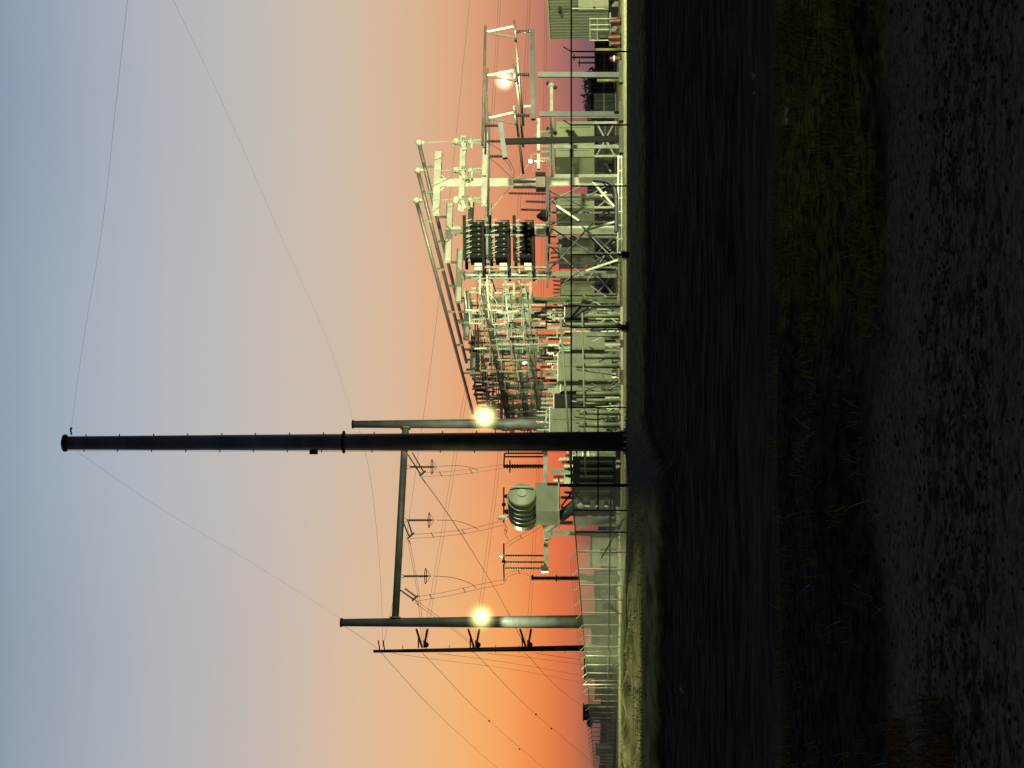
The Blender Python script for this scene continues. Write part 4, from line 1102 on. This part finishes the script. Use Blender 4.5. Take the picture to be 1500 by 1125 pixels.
# ------------------------------------------------------------------ fences
def fences():
    base = gz(W(925, 711, 62)); t = thing('front_fence', base, 'dark chain link fence with slim posts facing the camera across the yard', 'fence')
    D = 62
    for (y, arm) in ((-38, 1), (75.5, 1), (183, 1), (272.5, 0), (373, 0), (480, 1), (597, 0)):
        xt = 836.5
        b = MB(); p0 = gz(W(925, y, D), -.03); p1 = W(xt, y, D)
        b.bar(p0, p1, .055)
        if arm: b.bar(p1, W(825, y - 7, D), .04)
        b.build('post', BLACK, t)
    MB().tube(W(836.8, -60, D), W(836.8, 711, D), .032, .032, 6).build('top_rail', BLACK, t)
    p0 = gz(W(925, 711, D), -.05); MB().tube(p0, W(820, 711, D), .07, .07, 8).build('corner_post', BLACK, t)
    MB().tube(W(876, 598, D), W(876, 748, D), .03, .03, 6).build('brace_rail', BLACK, t)
    a = W(837, -60, D); c = W(837, 711, D); w = (a - c).length
    MB().quad(gz(c, 0), gz(a, 0), gz(a, a.z), gz(c, c.z), [(0, 0), (w, 0), (w, a.z), (0, c.z)]).build('chain_link', MESHF, t)
    # side fence
    def q(s): return Vector((c.x - .35 * s, 62 + s, 0))
    t = thing('side_fence', gz(c), 'pale chain link fence receding to the left with angled barb arms', 'fence')
    H = 2.42; n = 33; s = 3.9
    for i in range(1, n):
        p = q(s * i); b = MB(); dk = i < 3
        tall = .25 if i == 16 else 0
        b.tube(p - Vector((0, 0, .05)), p + Vector((0, 0, H + tall)), .045 if not dk else .035, .04, 6)
        if i > 2 and i != 16:
            o = Vector((-.36, -.06, .34)); b.bar(p + Vector((0, 0, H - .02)), p + Vector((0, 0, H)) + o, .045)
        elif i == 1: pass
        b.build('post', BLACK if dk else GALV2, t)
    e = q(s * (n + 20))
    MB().tube(q(0) + Vector((0, 0, H)), e + Vector((0, 0, H)), .03, .03, 6).build('top_rail', GALV, t)
    MB().tube(q(0) + Vector((0, 0, .78)), e + Vector((0, 0, .78)), .03, .03, 6).build('low_rail', GALV, t)
    L_ = (e - q(0)).length
    MB().quad(q(0), e, e + Vector((0, 0, H)), q(0) + Vector((0, 0, H)), [(0, 0), (L_, 0), (L_, H), (0, H)]).build('chain_link', MESHL, t)
    b = MB()
    for k in range(3):
        o = Vector((-.12 * (k + 1), -.02 * (k + 1), .11 * (k + 1))); b.tube(q(s * 3) + Vector((0, 0, H)) + o, e + Vector((0, 0, H)) + o, .006, .006, 3)
    b.build('barbed_wire', WIRE, t)
    tag(MB().tube(gz(W(905, 818, 72), 1.2), gz(W(890, 805, 72), .0) + Vector((1.6, -1, .1)), .03, .03, 6).build('stay_rod', YEL), 'thin slanting yellow guy rod behind the side fence', 'guy rod')
fences()

# ------------------------------------------------------------------ far right: building, barrels, bollards, background
def right_side():
    D = 118; f = lane(57, D)
    B = gz(f(806, 57)); w = 9; d = 22
    c = B + LD * w / 2 - DD * d / 2; h = W(807, 57, D).z; fl = .75
    t = thing('metal_building', B, 'pale ribbed metal equipment building with white framed steps at the right edge', 'building')
    MB().ob(gz(c, (h + fl) / 2), w, d, h - fl).build('wall', BLDG, t)
    b = MB()
    for k in range(54):
        b.ob(B - LD * .02 - DD * (.25 + k * .40) + Vector((0, 0, (h + fl) / 2)), .04, .05, (h - fl) * .985)
    b.build('wall_rib', CABG2, t)
    MB().ob(gz(c, h + .07), w + .3, d + .3, .12).build('roof', CABG, t)
    for k in range(7):
        for s in (0, 1): MB().bar(gz(B + LD * (.4 + s * 8.2) - DD * (.6 + k * 3.4)), gz(B + LD * (.4 + s * 8.2) - DD * (.6 + k * 3.4), fl), .4).build('pier', CONC, t)
    qq = lane(57, D)
    def q(x, y): return qq(x, y) - LD * 1.0
    st = thing('access_stair', gz(q(895, 26)), 'white pipe handrails of an access stair in front of the ribbed building', 'stair')
    for y in (11, 20, 27, 43): MB().bar(gz(q(886, y), .7), q(863.5, y), .07).build('baluster', WHITE, st)
    MB().bar(q(864, 10), q(864.5, 44), .08).build('handrail', WHITE, st)
    MB().bar(q(875, 10), q(875, 44), .06).build('handrail', WHITE, st)
    m_ = gz((q(886, 11) + q(886, 43)) / 2, .62); MB().ob(m_, 1.1, (q(886, 11) - q(886, 43)).length, .12).build('landing', GALV, st)
    for y in (11, 43): MB().bar(gz(q(886, y)), gz(q(886, y), .56), .12).build('leg', GALV, st)
    dr = MB().ob(gz(qq(860, -1), fl + 1.15) - LD * .07, .08, 2.6, 2.3).build('door', WHITE, t)
    MB().ob(gz(qq(860, -1), fl + 1.1) - LD * .14 + DD * .9, .06, .08, .2).build('handle', DARK, dr)
    MB().bar(qq(838, 11) - LD * .1, qq(885, 11) - LD * .1, .08).build('downpipe', WHITE, t)
    MB().ob(qq(820, 12) - LD * .2, .3, .4, .22).build('wall_lamp', DARK, t)
    # barrels and cones
    g = row(60, 92)
    for k, (y, x, s, lb) in enumerate(((31, 893, .75, 'orange traffic barrel under the ribbed building, rightmost'), (55, 893, .85, 'orange traffic barrel just off the corner of the ribbed building'), (64, 890, .7, 'orange barrel next to the right yellow bollard'), (86, 893, .75, 'orange and white barrel left of the right yellow bollard'))):
        b0 = gz(g(908, y)); r = thing('traffic_barrel', b0, lb, 'traffic barrel', 'orange barrels at the right')
        MB().lathe(b0 + Vector((0, 0, .08)), b0 + Vector((0, 0, .95 * s)), [(0, .28 * s), (.4, .26 * s), (.41, .24 * s), (.7, .23 * s), (1, .2 * s)], 12, True, False).build('body', ORA, r)
        bd = r.children[-1]
        if k == 3: MB().lathe(b0 + Vector((0, 0, .55 * s)), b0 + Vector((0, 0, .68 * s)), [(0, .262 * s), (1, .256 * s)], 12).build('stripe', WHITE, bd)
        MB().lathe(b0, b0 + Vector((0, 0, .08)), [(0, .36 * s), (1, .36 * s)], 12).build('foot', BLACK, r)
    for y, lb in ((73, 'yellow bollard right of the two column bus frame'), (118, 'yellow bollard just left of the first grey column')):
        b0 = gz(g(909, y)); p = g(873 if y < 100 else 876, y); r = thing('bollard', b0, lb, 'bollard', 'yellow bollards')
        MB().tube(b0, p, .10, .10, 12).build('post', YEL, r); MB().ball(p, .10, 10, 6, 1, 1, .6).build('cap', YEL, r)
    # dark skid mounted units in the yard behind
    u = row(120, 135)
    for k, (y0, y1, x0, lb) in enumerate(((56, 100, 871, 'dark slatted radiator unit beside the ribbed building'), (112, 162, 870, 'dark panelled skid unit left of the first grey column'), (176, 196, 873, 'small dark unit below the first green enclosure'))):
        a = u(x0, y0); b = u(x0, y1); w = (a - b).length; c = gz((a + b) / 2) + DD * 1.2; h = a.z
        r = thing('dark_unit', c, lb, 'equipment unit', 'dark equipment units in the background')
        MB().ob(gz(c, h / 2 + .1), w, 2, h - .2).build('housing', SHADEM, r)
        for s in range(5): MB().ob(gz(c, h / 2 + .1) - DD * 1.02 + LD * w * (s - 2) * .19, .06, .05, h * .8).build('slat', DULL, r)
        MB().ob(gz(c, h * .55) - DD * 1.06, w * .98, .04, .06).build('rail', GALV, r)
        MB().ob(gz(c, .06), w + .3, 2.3, .12).build('skid', CONC, r)
    # low kerbs and barrier
    v = row(140, 84)
    for k, (y0, y1, lb) in enumerate(((90, 122, 'dark low concrete kerb in front of the first grey column'), (150, 178, 'dark low kerb between the grey columns'), (190, 225, 'dark low kerb at the foot of the dark post'))):
        a = v(910, y0); b = v(910, y1)
        tag(MB().bar(gz(a, .12), gz(b, .12), .3, .22).build('kerb', SHADEM), lb, 'kerb', 'low kerbs')
    p = row(300, 86)
    t = thing('pipe_barrier', gz(p(908, 232)), 'low pale pipe barrier along the foot of the braced stand', 'barrier')
    MB().tube(p(906, 228), p(905, 372), .06, .06, 8).build('rail', GALV2, t)
    MB().tube(gz(p(909, 228), .06), gz(p(908, 372), .06), .05, .05, 8).build('low_rail', GALV, t)
    for y in range(230, 372, 20): MB().bar(gz(p(909, y)), p(906, y), .06).build('post', GALV2, t)
    arc = [p(903, 340), p(903, 300), p(902, 282), p(897, 271), p(888, 266), p(876, 264), p(868, 264)]
    tag(MB().poly(spline(arc, 24), .13, 8).build('cable_hose', DARK), 'thick dark hose curving up in front of the braced stand', 'hose')
    # small far poles on the horizon and trees
    z = [(84, 838, 872, 160, 'tiny far utility pole with a crossarm on the horizon right'), (92, 846, 872, 200, 'second tiny far utility pole beside the first')]
    for (y, x, xb, D, lb) in z:
        b0 = gz(W(900, y, D)); t = thing('far_pole', b0, lb, 'utility pole', 'far utility poles')
        MB().tube(b0, W(x, y, D), .14, .1, 6).build('shaft', WOOD, t); MB().bar(W(x + 3, y - 5, D), W(x + 3, y + 5, D), .12).build('crossarm', WOOD, t)
right_side()

def tree(y, xt, D, wd, lb):
    base = gz(W(900, y, D)); h = W(xt, y, D).z
    t = thing('far_tree', base, lb, 'tree', 'dark trees on the horizon')
    MB().tube(base, base + Vector((0, 0, h * .5)), .25, .14, 7).build('trunk', WOOD, t)
    b = MB()
    for i in range(900):
        a = R.uniform(0, 6.28); u = R.uniform(-1, 1); rr = R.random() ** .4
        p = base + Vector((math.cos(a) * math.sqrt(1 - u * u) * wd * rr, math.sin(a) * math.sqrt(1 - u * u) * wd * rr, h * .62 + u * h * .38 * rr))
        if mn.noise(p * .9) < -.12: continue
        s = R.uniform(.12, .3); v = [Vector((R.gauss(0, 1), R.gauss(0, 1), R.gauss(0, 1))).normalized() * s for _ in range(3)]
        o = len(b.v); b.v += [p + q for q in v]; b.f.append((o, o + 1, o + 2)); b.sm.append(False)
    b.build('crown', LEAFD, t)
tree(118, 853, 150, 1.3, 'dark bushy tree behind the first grey column')
tree(132, 851, 152, 1.4, 'dark tree left of the first grey column, tallest of the far trees')
tree(146, 854, 150, 1.2, 'dark tree in the middle between the grey columns')
tree(158, 856, 154, 1.1, 'dark tree just right of the second grey column')

# ------------------------------------------------------------------ far left: sheds behind the side fence and the distant horizon
def left_far():
    GS = 'low sheds and units beyond the side fence'
    sp = ((785, 826, 867, 130, CABG2, 'grey green shed behind the first bays of the side fence'), (838, 868, 872, 150, SHADEM, 'dark unit behind the side fence left of the drum'), (868, 902, 874, 150, CABG2, 'green grey box behind the side fence right of the portal leg'), (914, 946, 868, 175, SHADEM, 'dark unit between the portal leg and the wooden pole'), (958, 990, 857, 190, SHADEM, 'dark flat roofed shed showing above the side fence'), (995, 1020, 873, 200, CABG2, 'pale unit far along the side fence'), (1034, 1052, 855, 240, SHADEM, 'small dark shed with a round tank beside it on the left horizon'), (1092, 1104, 874, 260, CABG, 'pale wall at the far left behind the fence'))
    for k, (y0, y1, x0, D, m, lb) in enumerate(sp):
        a = W(x0, y0, D); b = W(x0, y1, D); w = (a - b).length; c = gz((a + b) / 2); h = a.z
        t = thing('far_shed', c, lb, 'shed', GS); X = (RT, Vector((0, 1, 0)))
        MB().ob(gz(c, h / 2), w, 3, h, X).build('wall', m, t); MB().ob(gz(c, h + .06), w + .3, 3.3, .12, X).build('roof', DARK, t)
        MB().ob(gz(c, h * .35) - Vector((0, 1.53, 0)), w * .25, .05, h * .65, X).build('door', DARK if m is not SHADEM else DULL, t)
        MB().ob(gz(c, h * .55) - Vector((w * .3, 1.53, 0)), w * .18, .05, h * .3, X).build('panel', DULL, t)
    c = W(864, 1058, 240); t = thing('far_tank', gz(c), 'small black round tank on the left horizon', 'tank')
    MB().ball(c, .75, 12, 8, 1.1, 1, .7).build('drum', BLACK, t); MB().bar(gz(c), c - Vector((0, 0, .5)), .3).build('stand', DARK, t)
    # slim bollards and poles along the pad
    for k, (y, x, D, lb) in enumerate(((1003, 855, 110, 'taller pale post standing outside the side fence on the left'),)):
        tag(MB().tube(gz(W(905, y, D)), W(x, y, D), .06, .05, 8).build('marker_post', GALV2), lb, 'post')
    # radiating equipment between transformer and fence
    g = row(670, 118)
    for k in range(9):
        y = 662 + k * 5.2; x = R.uniform(812, 850); a = g(x, y); w = R.uniform(.4, 1.3)
        t = thing('rear_cabinet', gz(a), ['first', 'second', 'third', 'fourth', 'fifth', 'sixth', 'seventh', 'eighth', 'ninth'][k] + ' crowded rear cabinet left of the tall dark pole', 'cabinet', 'crowded cabinets left of the tall dark pole')
        MB().ob(gz(a, a.z / 2), w, .8, a.z - .1).build('housing', (CABG2, SHADEM, DULL, GALV)[k % 4], t)
        MB().insul(gz(a, a.z), gz(a, a.z + .8), .14, 6).build('bushing', (PORC, PORCD)[k % 2], t)
        MB().bar(gz(a, a.z * .7) - DD * .5 - LD * .7, gz(a, a.z * .72) - DD * .5 + LD * .7, .09).build('crossbar', GALV2, t)
left_far()
b = MB()
for i in range(200):
    X = -700 + i * 7; h = 2.0 + 3.5 * (mn.noise(Vector((i * .13, 0, 0))) + .5) + 1.5 * mn.noise(Vector((i * .7, 4, 0)))
    b.quad((X, 900, -1), (X + 7, 900, -1), (X + 7, 902, h), (X, 902, h))
hz = tag(b.build('hills', mat('distant_hills', (.07, .06, .06), .95)), 'low dark line of distant ground on the horizon', kind='structure')

# ------------------------------------------------------------------ rear slatted fence behind the yard
def rear_fence():
    a = W(869, 168, 165); n = 26
    t = thing('rear_fence', gz(a), 'dark slatted perimeter fence along the back of the yard', 'fence')
    e = W(869, 660, 172); L_ = e - a; L_.z = 0; st = L_ / n; h = 3.0
    for i in range(n + 1):
        p = gz(a) + st * i
        MB().tube(p, p + Vector((0, 0, h + .1)), .06, .06, 6).build('post', DULL, t)
        if i < n:
            for k in range(3):
                q = p + st * ((k + .5) / 3); b = MB(); b.bar(gz(q, .05), gz(q, h), .03, st.length / 3 * .93); b.build('slat_panel', SHADEM, t)
rear_fence()
